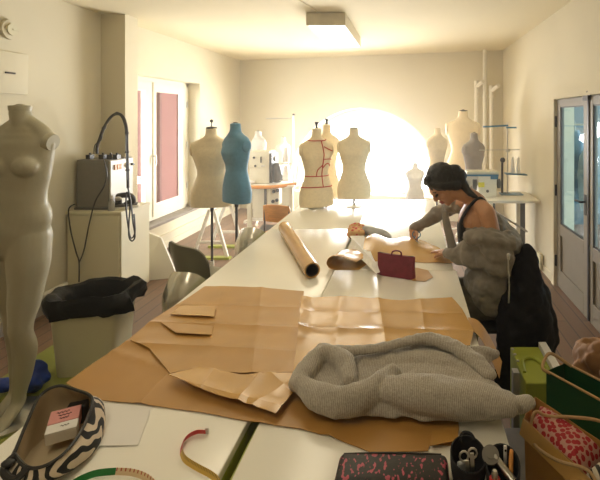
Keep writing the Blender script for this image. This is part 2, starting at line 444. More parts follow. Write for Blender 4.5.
gl = MB(); gl.bm.faces.new([gl.bm.verts.new(bw(UC+(RI-.03)*math.cos(PI*k/40), ZC+(RI-.03)*math.sin(PI*k/40), .29)) for k in range(41)])
gl.build('window_pane', 'glass', w2o, smooth=False)
# window 1: left, two casements
XW = -3.66
w1 = MB()
def zbar(mb, y0, y1, z0, z1, x0=XW-.03, x1=XW+.02): mb.box(x0, x1, y0, y1, z0, z1)
zbar(w1, 5.05, 5.09, .40, 2.4); zbar(w1, 7.00, 7.06, .40, 2.4); zbar(w1, 5.05, 7.06, 2.34, 2.4); zbar(w1, 5.05, 7.06, .39, .44)
w1o = struct(w1.build('window_1', 'frame', smooth=False))
for y0, y1 in ((5.09, 6.045), (6.055, 7.00)):
    c = MB(); 
    zbar(c, y0, y0+.09, .44, 2.34, XW-.02, XW+.035); zbar(c, y1-.16, y1, .44, 2.34, XW-.02, XW+.035)
    zbar(c, y0+.09, y1-.16, 2.21, 2.34, XW-.02, XW+.035); zbar(c, y0+.09, y1-.16, .44, .60, XW-.02, XW+.035)
    c.box(XW+.035, XW+.05, y0, y0+.02, .44, 2.34)
    co = c.build('casement', 'frame', w1o, smooth=False)
    g = MB(); g.box(XW-.002, XW+.002, y0+.08, y1-.15, .59, 2.22); g.build('pane', 'glass', co, smooth=False)
hb = MB()
hb.cyl((XW+.05, 6.05, 1.30), (XW+.09, 6.05, 1.30), .012); hb.bar((XW+.085, 6.05, 1.30), (XW+.085, 6.05, 1.18), .016, .016)
hb.build('window_handle', 'steel', w1o)
hg = MB()
for z in (.75, 1.4, 2.05): hg.cyl((XW+.04, 6.985, z-.05), (XW+.04, 6.985, z+.05), .012)
hg.build('hinge', 'steel', w1o)
struct(MB().box(XW-.05, XL+.015, 5.05, 7.06, .355, .39).build('window_sill', 'stone', smooth=False))
# pilaster, low casing, mouldings
struct(MB().box(XL, -3.18, 4.80, 5.02, 0, CEIL).build('trim_1', 'wall', smooth=False))
m_ = MB(); m_.tube([(XL+.05, -1.7, .20), (XL+.05, 4.25, .20)], .022, n=12, sm=0)
struct(m_.build('trim_2', 'white'))
struct(MB().box(XL, XL+.02, -1.8, 4.29, 0, .11).build('trim_5', 'stone', smooth=False))
struct(MB().box(XL, XL+.03, 5.05, 8.6, .17, .21).build('trim_3', 'wall', smooth=False))
struct(MB().box(XL, XL+.015, 5.05, 8.68, 0, .09).build('baseboard_left', 'wall', smooth=False))
struct(MB().box(XR-.015, XR, 4.84, 7.35, 0, .09).build('baseboard_right', 'wall', smooth=False))
# door frame and the double door
df = MB()
df.box(XR-.025, XR+.2, 4.715, 4.80, 0, 2.13); df.box(XR-.025, XR+.2, 2.96, 3.055, 0, 2.13); df.box(XR-.025, XR+.2, 3.055, 4.715, 2.045, 2.13)
struct(df.build('trim_4', 'wall', smooth=False))
def leaf(name, y0, y1, handle):
    # stiles and rails around the pane, raised panel below
    x0, x1 = XR+.01, XR+.055; mb = MB()
    st = .10
    mb.box(x0, x1, y0, y0+st, .012, 2.04); mb.box(x0, x1, y1-st, y1, .012, 2.04)
    mb.box(x0, x1, y0+st, y1-st, 1.96, 2.04); mb.box(x0, x1, y0+st, y1-st, .58, .70); mb.box(x0, x1, y0+st, y1-st, .012, .20)
    d = struct(mb.build(name, 'taupe', smooth=False, bevel=.004))
    MB().box(x0+.02, x1-.01, y0+st-.004, y1-st+.004, .19, .585).build('door_panel', 'taupe', d, smooth=False)
    MB().box(x0+.02, x0+.026, y0+st-.004, y1-st+.004, .69, 1.97).build('pane', 'bglass', d, smooth=False)
    b = MB()
    for s in (y0+st, y1-st-.012): b.box(x0+.008, x0+.02, s, s+.012, .70, 1.96)
    b.box(x0+.008, x0+.02, y0+st, y1-st, .70, .712); b.box(x0+.008, x0+.02, y0+st, y1-st, 1.948, 1.96)
    b.build('glazing_bead', 'darkmetal', d, smooth=False)
    if handle:
        h = MB(); yh = y0+.05
        h.box(x0-.006, x0, yh-.02, yh+.02, .95, 1.14); h.cyl((x0-.05, yh, 1.07), (x0, yh, 1.07), .010); h.tube([(x0-.05, yh, 1.07), (x0-.055, yh+.05, 1.072), (x0-.05, yh+.12, 1.065)], .010)
        h.build('door_handle', 'darkmetal', d)
        for z in (.28, 1.05, 1.80):
            k = MB(); k.cyl((x0-.012, y1+.004, z-.06), (x0-.012, y1+.004, z+.06), .012); k.build('hinge', 'darkmetal', d)
    else:
        k = MB(); k.box(x0-.012, x0, y1-.035, y1-.005, .02, 2.03); k.build('espagnolette', 'darkmetal', d, smooth=False)
        k = MB(); k.box(x0-.03, x0-.005, y1-.06, y1+.05, 2.0, 2.05); k.tube([(x0-.02, y1-.02, 2.03), (x0-.03, y1-.06, 2.08), (x0-.02, y1-.10, 2.04)], .008); k.build('bolt', 'darkmetal', d)
    return d
leaf('door_1', 3.892, 4.71, True)
leaf('door_2', 3.06, 3.888, False)
# corridor beyond the door
struct(MB().box(1.86, 4.6, 2.0, 7.6, -.12, 0).build('floor_corridor', 'floor', smooth=False))
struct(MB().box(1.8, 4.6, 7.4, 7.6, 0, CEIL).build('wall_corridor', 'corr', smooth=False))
struct(MB().box(1.86, 4.6, 2.0, 7.6, CEIL, CEIL+.1).build('ceiling_corridor', 'ceil', smooth=False))
rk = thing('garment_rack', 'steel garment rack in the corridor behind the glazed door', 'rack', (2.2, 5.2, 0))
m = MB(); m.tube([(2.2, 4.3, 1.75), (2.2, 6.1, 1.75)], .014, sm=0); m.build('rail', 'steel', rk)
for y in (4.3, 6.1):
    m = MB(); m.tube([(2.2, y, .04), (2.2, y, 1.75)], .014, sm=0); m.bar((1.95, y, .02), (2.45, y, .02), .03, .03); m.build('upright', 'steel', rk)
def gbag(c, w, zt, zb, mat, label, seed):
    rings = []; n = 20
    for j in range(13):
        t = j/12; z = zt+(zb-zt)*t; k = min(1, .25+2.2*t)
        rr = []
        for i in range(n):
            a = 2*PI*i/n; x = w*.5*k*math.cos(a); y = .16*k*math.sin(a)
            q = 1+.16*nz(math.cos(a)*2+seed, math.sin(a)*2+t*3, 1.0, seed)
            rr.append(V((c[0]+x*q, c[1]+y*q, z)))
        rings.append(rr)
    r = thing('garment_bag', label, 'garment bag', (c[0], c[1], zb), group=None)
    b = MB(); b.skin(rings); b.build('bag', mat, r)
    b = MB(); b.tube([(c[0], c[1], zt), (c[0], c[1], 1.77), (c[0]-.03, c[1], 1.80), (c[0]-.05, c[1], 1.77)], .006); b.build('hook', 'steel', r)
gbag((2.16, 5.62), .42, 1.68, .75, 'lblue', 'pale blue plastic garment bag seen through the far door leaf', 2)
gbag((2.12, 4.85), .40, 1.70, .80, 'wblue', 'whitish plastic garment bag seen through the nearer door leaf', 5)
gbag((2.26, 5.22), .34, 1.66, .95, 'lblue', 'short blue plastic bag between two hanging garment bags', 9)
# the pink building outside the left window
fc = thing('outside_building', 'pink rendered building seen through the left window', 'building', (-6.6, 8.2, -1))
MB().box(-7.0, -6.6, 3.5, 18, -1, 4.5).build('facade', 'pinkwall', fc, smooth=False)
for y0, y1 in ((8.75, 8.95), (9.9, 10.3), (11.2, 11.3)):
    MB().box(-6.6, -6.52, y0, y1, -1, 6).build('pilaster', 'pinkd', fc, smooth=False)
MB().box(-6.6, -6.55, 12.2, 12.35, -1, 6).build('downpipe', 'pinkd', fc, smooth=False)
for y0, y1, z0, z1 in ((9.15, 9.6, .75, 1.35), (10.75, 11.0, .9, 1.5)):
    w = MB(); w.box(-6.62, -6.56, y0, y1, z0, z1); w.build('window', 'pinkd', fc, smooth=False)
# small fittings on the walls
m = thing('wall_hatch', 'square cream access hatch on the left wall above the mannequin', 'hatch', (XL+.01, 3.6, 2.05))
MB().box(XL+.002, XL+.022, 3.35, 3.86, 2.05, 2.41).build('panel', 'wall', m, bevel=.004)
MB().box(XL+.022, XL+.03, 3.64, 3.73, 2.22, 2.235).build('latch', 'darkmetal', m)
m = thing('thermostat', 'small round cream dial high on the left wall', 'thermostat', (XL, 3.68, 2.55))
k = MB(); k.cyl((XL+.001, 3.69, 2.60), (XL+.03, 3.69, 2.60), .085, n=28); k.build('body', 'wall', m)
k = MB(); k.cyl((XL+.03, 3.69, 2.60), (XL+.045, 3.69, 2.60), .05, n=24); k.box(XL+.045, XL+.05, 3.685, 3.74, 2.595, 2.605); k.build('dial', 'cab', m)
m = thing('wall_socket', 'cream double socket low on the right wall beside the door', 'socket', (XR, 5.2, .02))
MB().box(XR-.05, XR-.016, 5.12, 5.27, .03, .20).build('box', 'cab', m, bevel=.006)
k = MB(); k.box(XR-.085, XR-.05, 5.20, 5.25, .10, .15); k.build('plug', 'black', m)
k = MB(); k.tube([(XR-.085, 5.22, .12), (1.45, 5.1, .05), (1.30, 4.9, .012), (1.0, 4.6, .012), (.95, 4.2, .012)], .006); 
tag(k.build('cable', 'black'), 'black power cable running along the floor to the socket', 'cable')
k = MB(); k.tube([(-1.0, 4.74, CEIL-.006), (-1.05, 4.4, CEIL-.006), (-1.15, 3.9, CEIL-.006)], .005)
tag(k.build('ceiling_cable', 'ceilb'), 'thin cream cable on the ceiling leading to the lamp', 'cable')
# ceiling lamps: one real fitting, two added out of view as fill
def lamp(x0, x1, y0, y1, label):
    r = thing('ceiling_lamp', label, 'lamp', ((x0+x1)/2, (y0+y1)/2, 2.86))
    b = MB(); t = .02
    b.box(x0, x1, y0, y0+t, 2.855, 2.985); b.box(x0, x1, y1-t, y1, 2.855, 2.985)
    b.box(x0, x0+t, y0+t, y1-t, 2.855, 2.985); b.box(x1-t, x1, y0+t, y1-t, 2.855, 2.985); b.box(x0, x1, y0, y1, 2.985, 2.995)
    b.build('housing', 'lampbody', r, smooth=False)
    MB().box(x0+t, x1-t, y0+t, y1-t, 2.862, 2.872).build('diffuser', 'lampglass', r, smooth=False)
lamp(-1.14, -.71, 4.72, 6.2, 'long rectangular fluorescent lamp on the ceiling above the table')
lamp(-1.14, -.71, 2.15, 3.55, 'added unseen fill lamp on the ceiling over the middle of the table')  # added out of frame to light the form fronts and the woman
lamp(-1.14, -.71, -.4, 1.08, 'added unseen fill lamp on the ceiling over the near end of the table')  # added out of frame as fill for the foreground
# pipes in the right rear corner
def pipe(x, d, z1, elbow, label):
    b = MB()
    if elbow: b.tube([(x, d, .0), (x, d, z1-.12), (x, d, z1-.04), (x+.03, d-.04, z1), (x+.09, d-.17, z1+.05)], .034, n=12, sm=6)
    else: b.tube([(x, d, .0), (x, d, CEIL)], .034, n=12, sm=0)
    for z in (1.2, 2.2): b.cyl((x, d, z-.02), (x, d, z+.02), .042, n=14)
    tag(b.build('heating_pipe', 'white'), label, 'pipe', 'heating pipes in the far right corner')
pipe(1.28, 7.37, 2.62, False, 'cream vertical pipe in far right corner running up to the ceiling')
pipe(1.14, 7.40, 2.40, True, 'cream pipe in far corner, nearest the arched window, bent over at the top')
pipe(1.38, 7.30, 2.32, True, 'cream pipe in far corner, nearest the right wall, with an elbow')
# ================================================================== TABLES
def worktable(x0, x1, y0, y1, label, lip=0):
    r = thing('work_table', label, 'table', ((x0+x1)/2, (y0+y1)/2, 0), group='white work tables pushed together')
    MB().box(x0, x1, y0, y1, .872, .90).build('tabletop', 'table', r, bevel=.004)
    f = MB(); a = .001
    for x in (x0+a, x1-a-.04): f.box(x, x+.04, y0+.05, y1-.05, .80, .871)
    if lip: f.box(x0-lip, x0+a, y0+.02, min(y1-.02, 2.03), .82, .868)
    for y in (y0+.05, y1-.09): f.box(x0+a+.04, x1-a-.04, y, y+.04, .80, .871)
    f.build('frame', 'lime', r, smooth=False)
    for x in (x0+a, x1-a-.04):
        for y in (y0+.36, y1-.40):
            MB().box(x, x+.04, y, y+.04, .0, .80).build('leg', 'lime', r, smooth=False)
XA0, XA1 = -1.19, -.507
worktable(XA0, XA1, .45, 2.05, 'white topped lime legged table under the patterned pouch')
worktable(XA0, -.4715, 2.053, 3.65, 'white topped table under the kraft paper roll')
worktable(XA0, -.4565, 3.653, 4.93, 'white table end on which the red taped dress form stands')
worktable(-.469, .288, 1.07, 2.668, 'white topped table under the grey knitted cardigan', .018)
worktable(-.453, .272, 2.672, 4.93, 'white topped table at which the woman is cutting')

# ================================================================== PAPER
def papersheet(name, px, z, label, mat, creases=(), amp=.004, seed=1, lift=(), step=.028, poly=None, group='kraft paper pattern sheets on the tables'):
    poly = poly or P2(px, z)
    cr = [([v for v in P2(c, z)], w, a) for c, w, a in creases]
    lf = [(P2(c, z), w, a) for c, w, a in lift]
    def hf(x, y, d):
        q = V((x, y)); h = z+.0015+amp*(nz(x, y, 7, seed)+.5*nz(x, y, 19, seed+1))*.5+amp*.6
        for c, w, a in cr: h += .5*a*crease(q, c, w)
        for c, w, a in lf: h += a*ridge(q, c, w)
        return max(h, z+.0012)
    o = sheet(poly, step, hf, [c for c, w, a in cr]).build(name, mat, solid=.0016, smooth=True, sharp=14)
    return tag(o, label, 'paper', group)
papersheet('kraft_paper_sheet', [(66, 384), (92, 365), (127, 342), (150, 322), (172, 308), (300, 326), (420, 330), (452, 345), (459, 430), (457, 447), (430, 446), (428, 452), (372, 454), (330, 438), (300, 430), (263, 425), (200, 413), (140, 405), (98, 401)],
           .9005, 'large brown kraft paper sheet spread under the others, reaching the near left table edge', 'kraftd',
           [([(140, 405), (196, 345)], .03, .010), ([(262, 425), (286, 360)], .03, .008), ([(112, 352), (250, 398)], .028, .007), ([(128, 343), (172, 352)], .025, .009), ([(330, 438), (345, 405)], .03, .009), ([(300, 420), (440, 440)], .025, .006)], .004, 3)
papersheet('kraft_paper_sheet', [(205, 287), (258, 288), (304, 292), (301, 330), (293, 373), (240, 374), (192, 370), (170, 375), (150, 350), (130, 341), (152, 322), (178, 305)],
           .908, 'creased golden kraft sheet at the far left, under the end of the paper roll', 'kraft',
           [([(150, 324), (300, 330)], .03, .013), ([(206, 372), (222, 288)], .028, .007), ([(176, 306), (300, 309)], .024, .007), ([(140, 345), (296, 353)], .028, .009), ([(262, 288), (252, 374)], .024, .006)], .005, 8)
papersheet('kraft_paper_sheet', [(301, 299), (345, 297), (400, 301), (452, 298), (462, 310), (474, 332), (470, 347), (400, 347), (340, 349), (293, 373), (298, 335)],
           .916, 'shiny folded kraft sheet at the right, behind the grey cardigan', 'kraftl',
           [([(296, 330), (474, 333)], .03, .014), ([(378, 298), (386, 347)], .026, .013), ([(420, 300), (427, 346)], .026, .007), ([(340, 298), (336, 349)], .026, .006), ([(300, 313), (465, 315)], .022, .006)], .005, 12,
           [([(303, 298), (297, 340)], .03, .014)])
papersheet('kraft_paper_sheet', [(168, 376), (200, 368), (240, 376), (292, 374), (306, 384), (290, 398), (276, 415), (238, 402), (200, 391)],
           .924, 'small wrinkled kraft strip in front, lying left of the grey cardigan', 'kraftl',
           [([(170, 380), (280, 408)], .024, .009), ([(238, 402), (262, 372)], .024, .012), ([(270, 374), (292, 396)], .02, .010), ([(200, 391), (215, 370)], .02, .008), ([(250, 408), (300, 378)], .02, .007)], .007, 21)
papersheet('kraft_paper_offcut', [(430, 447), (432, 432), (458, 428), (458, 441)], .913, 'small square kraft offcut beside the black tool pouch', 'kraft', [], .003, 4, group='kraft paper offcuts')
papersheet('kraft_paper_offcut', [(182, 306), (216, 308), (214, 318), (170, 315)], .918, 'narrow kraft strip near the left table edge, upper of two', 'kraftl', [], .006, 31, group='kraft paper offcuts', step=.03)
papersheet('kraft_paper_offcut', [(160, 323), (213, 327), (211, 336), (176, 334)], .918, 'narrow kraft strip near the left table edge, lower of two', 'kraft', [], .006, 33, group='kraft paper offcuts', step=.03)
# strip hanging over the right edge of the table
m = MB(); a = [T(460, 310, .912), T(474, 332, .912)]
q0 = [(T(458, 309, .915)), T(470, 318, .925)+V((.03, 0, 0)), T(497, 356, .86), T(488, 352, .84)]
pts0 = [V((.270, 2.00, .918)), V((.310, 1.95, .925)), V((.345, 1.86, .90)), V((.372, 1.74, .86))]
pts1 = [V((.262, 1.90, .916)), V((.298, 1.82, .915)), V((.322, 1.74, .885)), V((.345, 1.66, .84))]
m.skin([smoothpath(pts0, 5), smoothpath(pts1, 5)], closed=False)
tag(m.build('kraft_paper_flap', 'kraftd', solid=.0016), 'narrow kraft strip curling over the right table edge', 'paper', 'kraft paper offcuts')
# crumpled paper around the burgundy bag
def curl(name, px0, px1, z, hgt, label, mat, seed, n=26, mcount=10):
    """a strip of paper between two pixel lines on the table, standing up in a curl"""
    A = smoothpath([T(x, y, z).to_3d() for x, y in px0], n//max(1, len(px0)-1)); B = smoothpath([T(x, y, z) for x, y in px1], n//max(1, len(px1)-1))
    k = min(len(A), len(B)); rows = []
    for j in range(mcount):
        t = j/(mcount-1); row = []
        for i in range(k):
            p = A[i].lerp(B[i], t); e = i/(k-1)
            p = p+V((0, 0, hgt(e, t)+.006*nz(p.x, p.y, 14, seed)+.004))
            row.append(p)
        rows.append(row)
    m = MB(); m.skin(rows, closed=False)
    return tag(m.build(name, mat, solid=.0016), label, 'paper', 'kraft paper pattern sheets on the tables')
curl('kraft_paper_sheet', [(362, 262), (392, 262), (425, 263), (457, 264)], [(366, 240), (390, 241), (422, 242), (452, 257)], .9,
     lambda e, t: .05*math.sin(PI*t)**.7*(1-.75*e)+.055*t*(1-e)*(.3+.7*math.sin(e*9)**2), 'curling kraft piece being cut, lying before the woman', 'kraftl', 5)
m = MB(); rr = []
prof_ = smoothpath([V((.17, 0, .904)), V((.06, 0, .904)), V((-.005, 0, .912)), V((-.03, 0, .945)), V((-.012, 0, .982)), V((.04, 0, .992)), V((.10, 0, .972)), V((.15, 0, .95))], 5)
for j in range(10):
    t = j/9; row = []
    for i, p in enumerate(prof_):
        k = 1-.45*t
        row.append(V((-.485+.05*t+p.x*(1+.3*t), 2.66+.26*t+.04*p.x, .9035+(p.z-.904)*k+.005*nz(p.x*9, t*4, 1, 3)*(i > 6))))
    rr.append(row)
m.skin(rr, closed=False)
tag(m.build('kraft_paper_curl', 'kraftl', solid=.0016), 'open kraft paper curl at the left of the burgundy bag', 'paper')
papersheet('kraft_paper_offcut', [(412, 281), (414, 268), (428, 271), (433, 278), (425, 282)], .9005, 'tiny kraft scrap at the right end of the burgundy bag', 'kraft', [], .004, 6, group='kraft paper offcuts', step=.02)
papersheet('white_paper_sheet', [(350, 237), (364, 237), (372, 256), (380, 273), (376, 275), (354, 253)], .935, 'crumpled white paper piece behind the burgundy bag', 'paper', [([(350, 240), (376, 268)], .022, 0.0390)], .01, 16, group='white papers')
papersheet('white_paper_sheet', [(92, 403), (152, 408), (138, 446), (96, 447)], .9005, 'plain white paper sheet under the patterned pouch', 'paper', [], .0015, 9, group='white papers', step=.05)
sk = MB()
sk.tube([T(x, y, .9045) for x, y in ((108, 424), (116, 428), (124, 420), (132, 412), (126, 420))], .0008, n=5); sk.tube([T(x, y, .9045) for x, y in ((106, 412), (112, 418), (118, 409))], .0008, n=5)
# ================================================================== THINGS ON THE TABLE
# kraft paper roll
r = thing('paper_roll', 'long rolled tube of kraft paper lying across the white table', 'paper roll', (-.80, 3.0, .9))
pa, pb = V((-1.03, 3.52, .948)), V((-.575, 2.53, .948)); t = (pb-pa).normalized(); a = perp(t); b = t.cross(a)
m = MB(); n = 28; rings = []
for p, rad in ((pa, .046), (pb, .046), (pb, .039), (pa, .039)):
    rings.append([p+a*(rad*math.cos(2*PI*k/n))+b*(rad*math.sin(2*PI*k/n)) for k in range(n)])
vs = m.skin(rings, caps=False)
for i in range(n): m.bm.faces.new((vs[3][i], vs[3][(i+1) % n], vs[0][(i+1) % n], vs[0][i]))
m.build('wrap', 'kraftl', r)
m = MB(); rings = []
for p, rad in ((pa+t*.004, .0385), (pb-t*.004, .0385), (pb-t*.004, .032), (pa+t*.004, .032)):
    rings.append([p+a*(rad*math.cos(2*PI*k/n))+b*(rad*math.sin(2*PI*k/n)) for k in range(n)])
vs = m.skin(rings, caps=False)
for i in range(n): m.bm.faces.new((vs[3][i], vs[3][(i+1) % n], vs[0][(i+1) % n], vs[0][i]))
m.build('core', 'tube_in', r)
m = MB(); m.cyl(pa+t*.05, pa+t*.055, .0318); m.build('end_plug', 'tube_in', r)

# burgundy bag
r = thing('bag', 'small burgundy cloth bag standing on the table by the kraft papers', 'bag', (-.085, 2.56, .9))
m = MB(); q = [T(375, 275, .9), T(413, 281, .9)]; u = (q[1]-q[0]).normalized(); w = V((-u.y, u.x, 0)); L_ = (q[1]-q[0]).length
rows = []
for j in range(9):
    tz = j/8; z = .9015+.128*tz; half = .034*(1-tz)**.7+.005; ring = []
    for i in range(32):
        e = i/32*2*PI; ux = (abs(math.cos(e))**.35)*math.copysign(1, math.cos(e)); vy = (abs(math.sin(e))**.6)*math.copysign(1, math.sin(e))
        p = q[0]+u*(L_/2+L_/2*ux*(1.0-.03*math.sin(PI*tz)))+w*(.035+half*vy*(.8+.2*nz(ux*2, tz*3, 1.5)))
        zz = z-.008*math.cos(ux*PI/2)*tz
        ring.append(V((p.x, p.y, zz)))
    rows.append(ring)
m.skin(rows); m.build('body', 'burg', r)
m = MB(); pm = q[0]+u*(L_*.52)+w*.035
m.tube([pm-u*.035+V((0, 0, .118)), pm-u*.028+V((0, 0, .142)), pm+V((0, .005, .150)), pm+u*.026+V((0, 0, .146)), pm+u*.030+V((0, 0, .118))], .0045, n=8); m.build('handle', 'burg', r)
m = MB(); m.tube([q[0]+u*.01+w*.035+V((0, 0, .129)), pm+V((0, 0, .123)), q[1]-u*.01+w*.035+V((0, 0, .129))], .003, n=6); m.build('zip', 'darkmetal', r)

# printed cloth bundle and grey cloth behind it
m = MB()
for i in range(9):
    p = T(352+random.random()*16, 230+random.random()*9, .9); m.ell(p+V((0, 0, .03)), (.05, .045, .032+.012*random.random()))
tag(m.build('cloth_bundle', 'orangef', voxel=.008, sm=4, disp=(.03, .05)), 'bunched red and orange printed cloth behind the kraft curl', 'cloth')
m = MB(); m.limb([T(366, 230, .93), T(378, 233, .935), T(390, 237, .92)], [(.05, .035), (.06, .04), (.03, .02)])
tag(m.build('cloth', 'greyf', voxel=.01, sm=4, disp=(.03, .06)), 'pale grey blue cloth lying beside the red printed bundle', 'cloth')

# grey knitted cardigan
outl = [(292, 384), (296, 371), (305, 358), (318, 349), (335, 345), (352, 349), (380, 345), (408, 339), (428, 337), (450, 343), (475, 350), (498, 351), (499, 359), (489, 363), (492, 374), (496, 380), (508, 389), (526, 400), (530, 408), (522, 416), (505, 420), (478, 422), (450, 422), (420, 422), (402, 418), (390, 420), (372, 417), (350, 418), (328, 412), (308, 404), (296, 397)]
po = P2(outl, .93)
R1 = P2([(300, 386), (322, 402), (348, 404), (372, 394), (388, 380), (402, 380)], .95)
R2 = P2([(402, 384), (440, 390), (480, 398), (512, 406)], .95)
R3 = P2([(304, 378), (314, 363), (330, 360), (344, 366), (346, 384)], .96)
R4 = P2([(322, 352), (345, 355), (375, 354), (405, 346), (428, 343), (452, 350), (476, 364), (490, 378)], .96)
R5 = P2([(375, 372), (410, 362), (440, 362), (465, 372)], .95)
VAL = P2([(350, 360), (366, 372), (358, 385), (350, 392)], .94)
cg = thing('cardigan', 'grey knitted cardigan bundled on the kraft paper with a sleeve off the edge', 'cardigan', (-.02, 1.5, .915))
po = [V((sum((p.x for p in po), 0)/len(po), sum((p.y for p in po), 0)/len(po))).lerp(p, .95) for p in po]
mb = sheet(po, .03, lambda x, y, d: .918+.030*math.sqrt(min(1, d/.04)))
gd = bmesh.ops.duplicate(mb.bm, geom=mb.bm.faces[:])
for g in gd['geom']:
    if isinstance(g, bmesh.types.BMVert): g.co.z = .914
bmesh.ops.remove_doubles(mb.bm, verts=mb.bm.verts, dist=1e-5)
be = [e for e in mb.bm.edges if len(e.link_faces) == 1]
bmesh.ops.bridge_loops(mb.bm, edges=be)
def roll(px, z, r, side=(0, 1, 0)): mb.limb([T(x, y, z) for x, y in px], r, side=side, n=16, sm=4)
roll([(390, 392), (425, 396), (465, 401), (508, 407)], .962, [(.050, .036), (.072, .050), (.068, .044), (.046, .030)])
roll([(300, 386), (320, 400), (346, 404), (372, 395), (392, 376)], .956, [.028, .042, .044, .044, .032], side=None)
roll([(306, 376), (314, 362), (329, 357), (344, 364), (350, 382)], .968, [.026, .034, .034, .036, .026], side=None)
roll([(296, 386), (303, 372)], .948, [.026, .028], side=None)
roll([(362, 366), (395, 362), (435, 362), (470, 372)], .938, [(.04, .018), (.05, .022), (.05, .022), (.04, .018)], side=None)
roll([(462, 354), (482, 355), (496, 357)], .935, [.020, .022, .018], side=None)
body = mb.build('body', 'knit', cg, voxel=.0058, sm=7, disp=(.016, .05))
m = MB(); bp_ = [T(x, y, z) for x, y, z in ((320, 350, .972), (345, 353, .975), (375, 351, .975), (405, 344, .975), (428, 341, .972), (452, 348, .968), (474, 362, .958), (490, 378, .945))]
m.limb(bp_, [(.015, .024)]*4+[(.020, .034), (.020, .036), (.020, .034), (.018, .030)], side=(0, 0, 1), n=12, sm=4); m.build('ribbed_band', 'knit', cg, voxel=.005, sm=3, disp=(.012, .03))
m = MB(); p = T(520, 408, .93); m.limb([T(506, 408, .935), T(517, 408, .935), T(529, 404, .93)], [(.03, .02), (.033, .022), (.026, .018)], side=(0, 1, 0)); m.build('sleeve_cuff', 'knit', cg, voxel=.005, sm=3)

cg.location.z += .009
# patterned pouch, open
pc = thing('pouch', 'open black and cream patterned pouch with beige lining at the near left corner', 'pouch', (-.98, 1.19, .9))
RIM = [T(*p) for p in ((14, 455, .97), (26, 426, 1.0), (40, 397, 1.02), (58, 387, 1.025), (76, 391, 1.015), (92, 399, 1.01), (87, 420, .985), (75, 442, .975), (60, 458, .97), (42, 468, .965), (26, 468, .96))]
BOT = [T(x, y, .9015) for x, y in ((10, 486), (17, 470), (32, 448), (58, 428), (82, 417), (100, 411), (105, 428), (99, 446), (83, 463), (58, 479), (30, 490))]
rim = smoothpath(RIM+[RIM[0]], 5)[:-1]; bot = smoothpath(BOT+[BOT[0]], 5)[:-1]; nR = len(rim); cen = sum(bot, V((0, 0, 0)))/nR; rows = []
for j in range(9):
    t = j/8; ring = []
    for i in range(nR):
        o = (bot[i]-cen); o.z = 0
        ring.append(bot[i].lerp(rim[i], t)+o*.16*math.sin(PI*t)+V((.004*nz(i*.3, t*3, 1), 0, 0)))
    rows.append(ring)
m = MB(); vs = m.skin(rows, caps=False); m.bm.faces.new(list(reversed(vs[0]))); m.build('shell', 'tribal', pc)
rows2 = []
for j, r_ in enumerate(rows):
    cc = sum(r_, V((0, 0, 0)))/nR; cc = V((cc.x, cc.y, 0))
    rows2.append([cc+(V((p.x, p.y, 0))-cc)*.94+V((0, 0, p.z+.003)) for p in r_])
m = MB(); vs = m.skin(rows2, caps=False); m.bm.faces.new(list(reversed(vs[0]))); m.build('lining', 'lining', pc)
m = MB(); m.tube([p+V((0, 0, .003)) for p in rim]+[rim[0]+V((0, 0, .003))], .0045, n=6, sm=0); m.build('zip', 'black', pc)
m = MB(); m.tube([T(16, 455, .972), T(8, 462, .965), T(4, 472, .955), T(14, 480, .95), T(28, 468, .962)], .009, n=8); m.ell(T(8, 463, .968), (.016, .012, .008)); m.build('zip_pull_loop', 'black', pc)
# card inside
bx = thing('soap_box', 'small pink and white card box with dark lettering inside the patterned pouch', 'box', tuple(T(64, 432, .94)), .5)
m = MB(); m.box(-.045, .045, -.002, .05, 0, .05); m.build('sleeve', 'pink', bx, local=True, bevel=.002, smooth=False)
m = MB(); m.box(-.045, .045, -.036, -.0025, 0, .049); m.build('tray', 'paper', bx, local=True, bevel=.002, smooth=False)
m = MB()
for k, (x0, x1) in enumerate(((-.025, .012), (-.018, .02), (-.012, .014))): m.tube([(x0+(x1-x0)*i/10, .036-.012*k+.003*math.sin(i*2.2), .0505) for i in range(11)], .0013, n=5, sm=2)
m.tube([(.0, -.018+.003*math.sin(i*2), .0495) if False else (-.004+.003*i, -.018+.003*math.sin(i*2), .0495) for i in range(9)], .001, n=5, sm=2)
m.build('lettering', 'ink', bx, local=True)
p = T(80, 408, .97); m = MB(); m.box(p.x-.03, p.x+.02, p.y-.02, p.y+.015, .93, .985, .4); tag(m.build('case', 'black', bevel=.004), 'black case at the back inside the patterned pouch', 'case')
bx.rotation_euler = (.25, 0, .5); bx.scale = (.8, .9, .8)

# measuring tapes
def ribbon(mb, pts, h, tilt=0.):
    P = smoothpath(pts, 8); uvl = mb.bm.loops.layers.uv.new('UVMap'); n = len(P); tot = sum((P[i+1]-P[i]).length for i in range(n-1)); acc = 0
    prev = None
    for i, p in enumerate(P):
        if i: acc += (p-P[i-1]).length
        tt = (P[min(i+1, n-1)]-P[max(i-1, 0)]); s = V((-tt.y, tt.x, 0)).normalized()
        a = mb.bm.verts.new(p); b = mb.bm.verts.new(p+V((0, 0, h*math.cos(tilt)))+s*h*math.sin(tilt))
        if prev:
            f = mb.bm.faces.new((prev[0], a, b, prev[1]))
            for l, c in zip(f.loops, ((prev[2], 0), (acc/tot, 0), (acc/tot, 1), (prev[2], 1))): l[uvl].uv = c
        prev = (a, b, acc/tot)
    return mb
tp = thing('measuring_tape', 'yellow measuring tape with a red end curling on the near table', 'measuring tape', tuple(T(195, 455, .9)))
red = [T(x, y, .9015) for x, y in ((206, 434), (197, 434), (187, 439), (181, 447), (180, 455))]
yel = [T(x, y, .9015) for x, y in ((180, 455), (184, 463), (196, 471), (209, 478), (217, 485), (220, 495))]
ribbon(MB(), red, .017, .35).build('red_end', 'red', tp, solid=.0007)
ribbon(MB(), yel, .017, .35).build('ribbon', 'tapey', tp, solid=.0007)
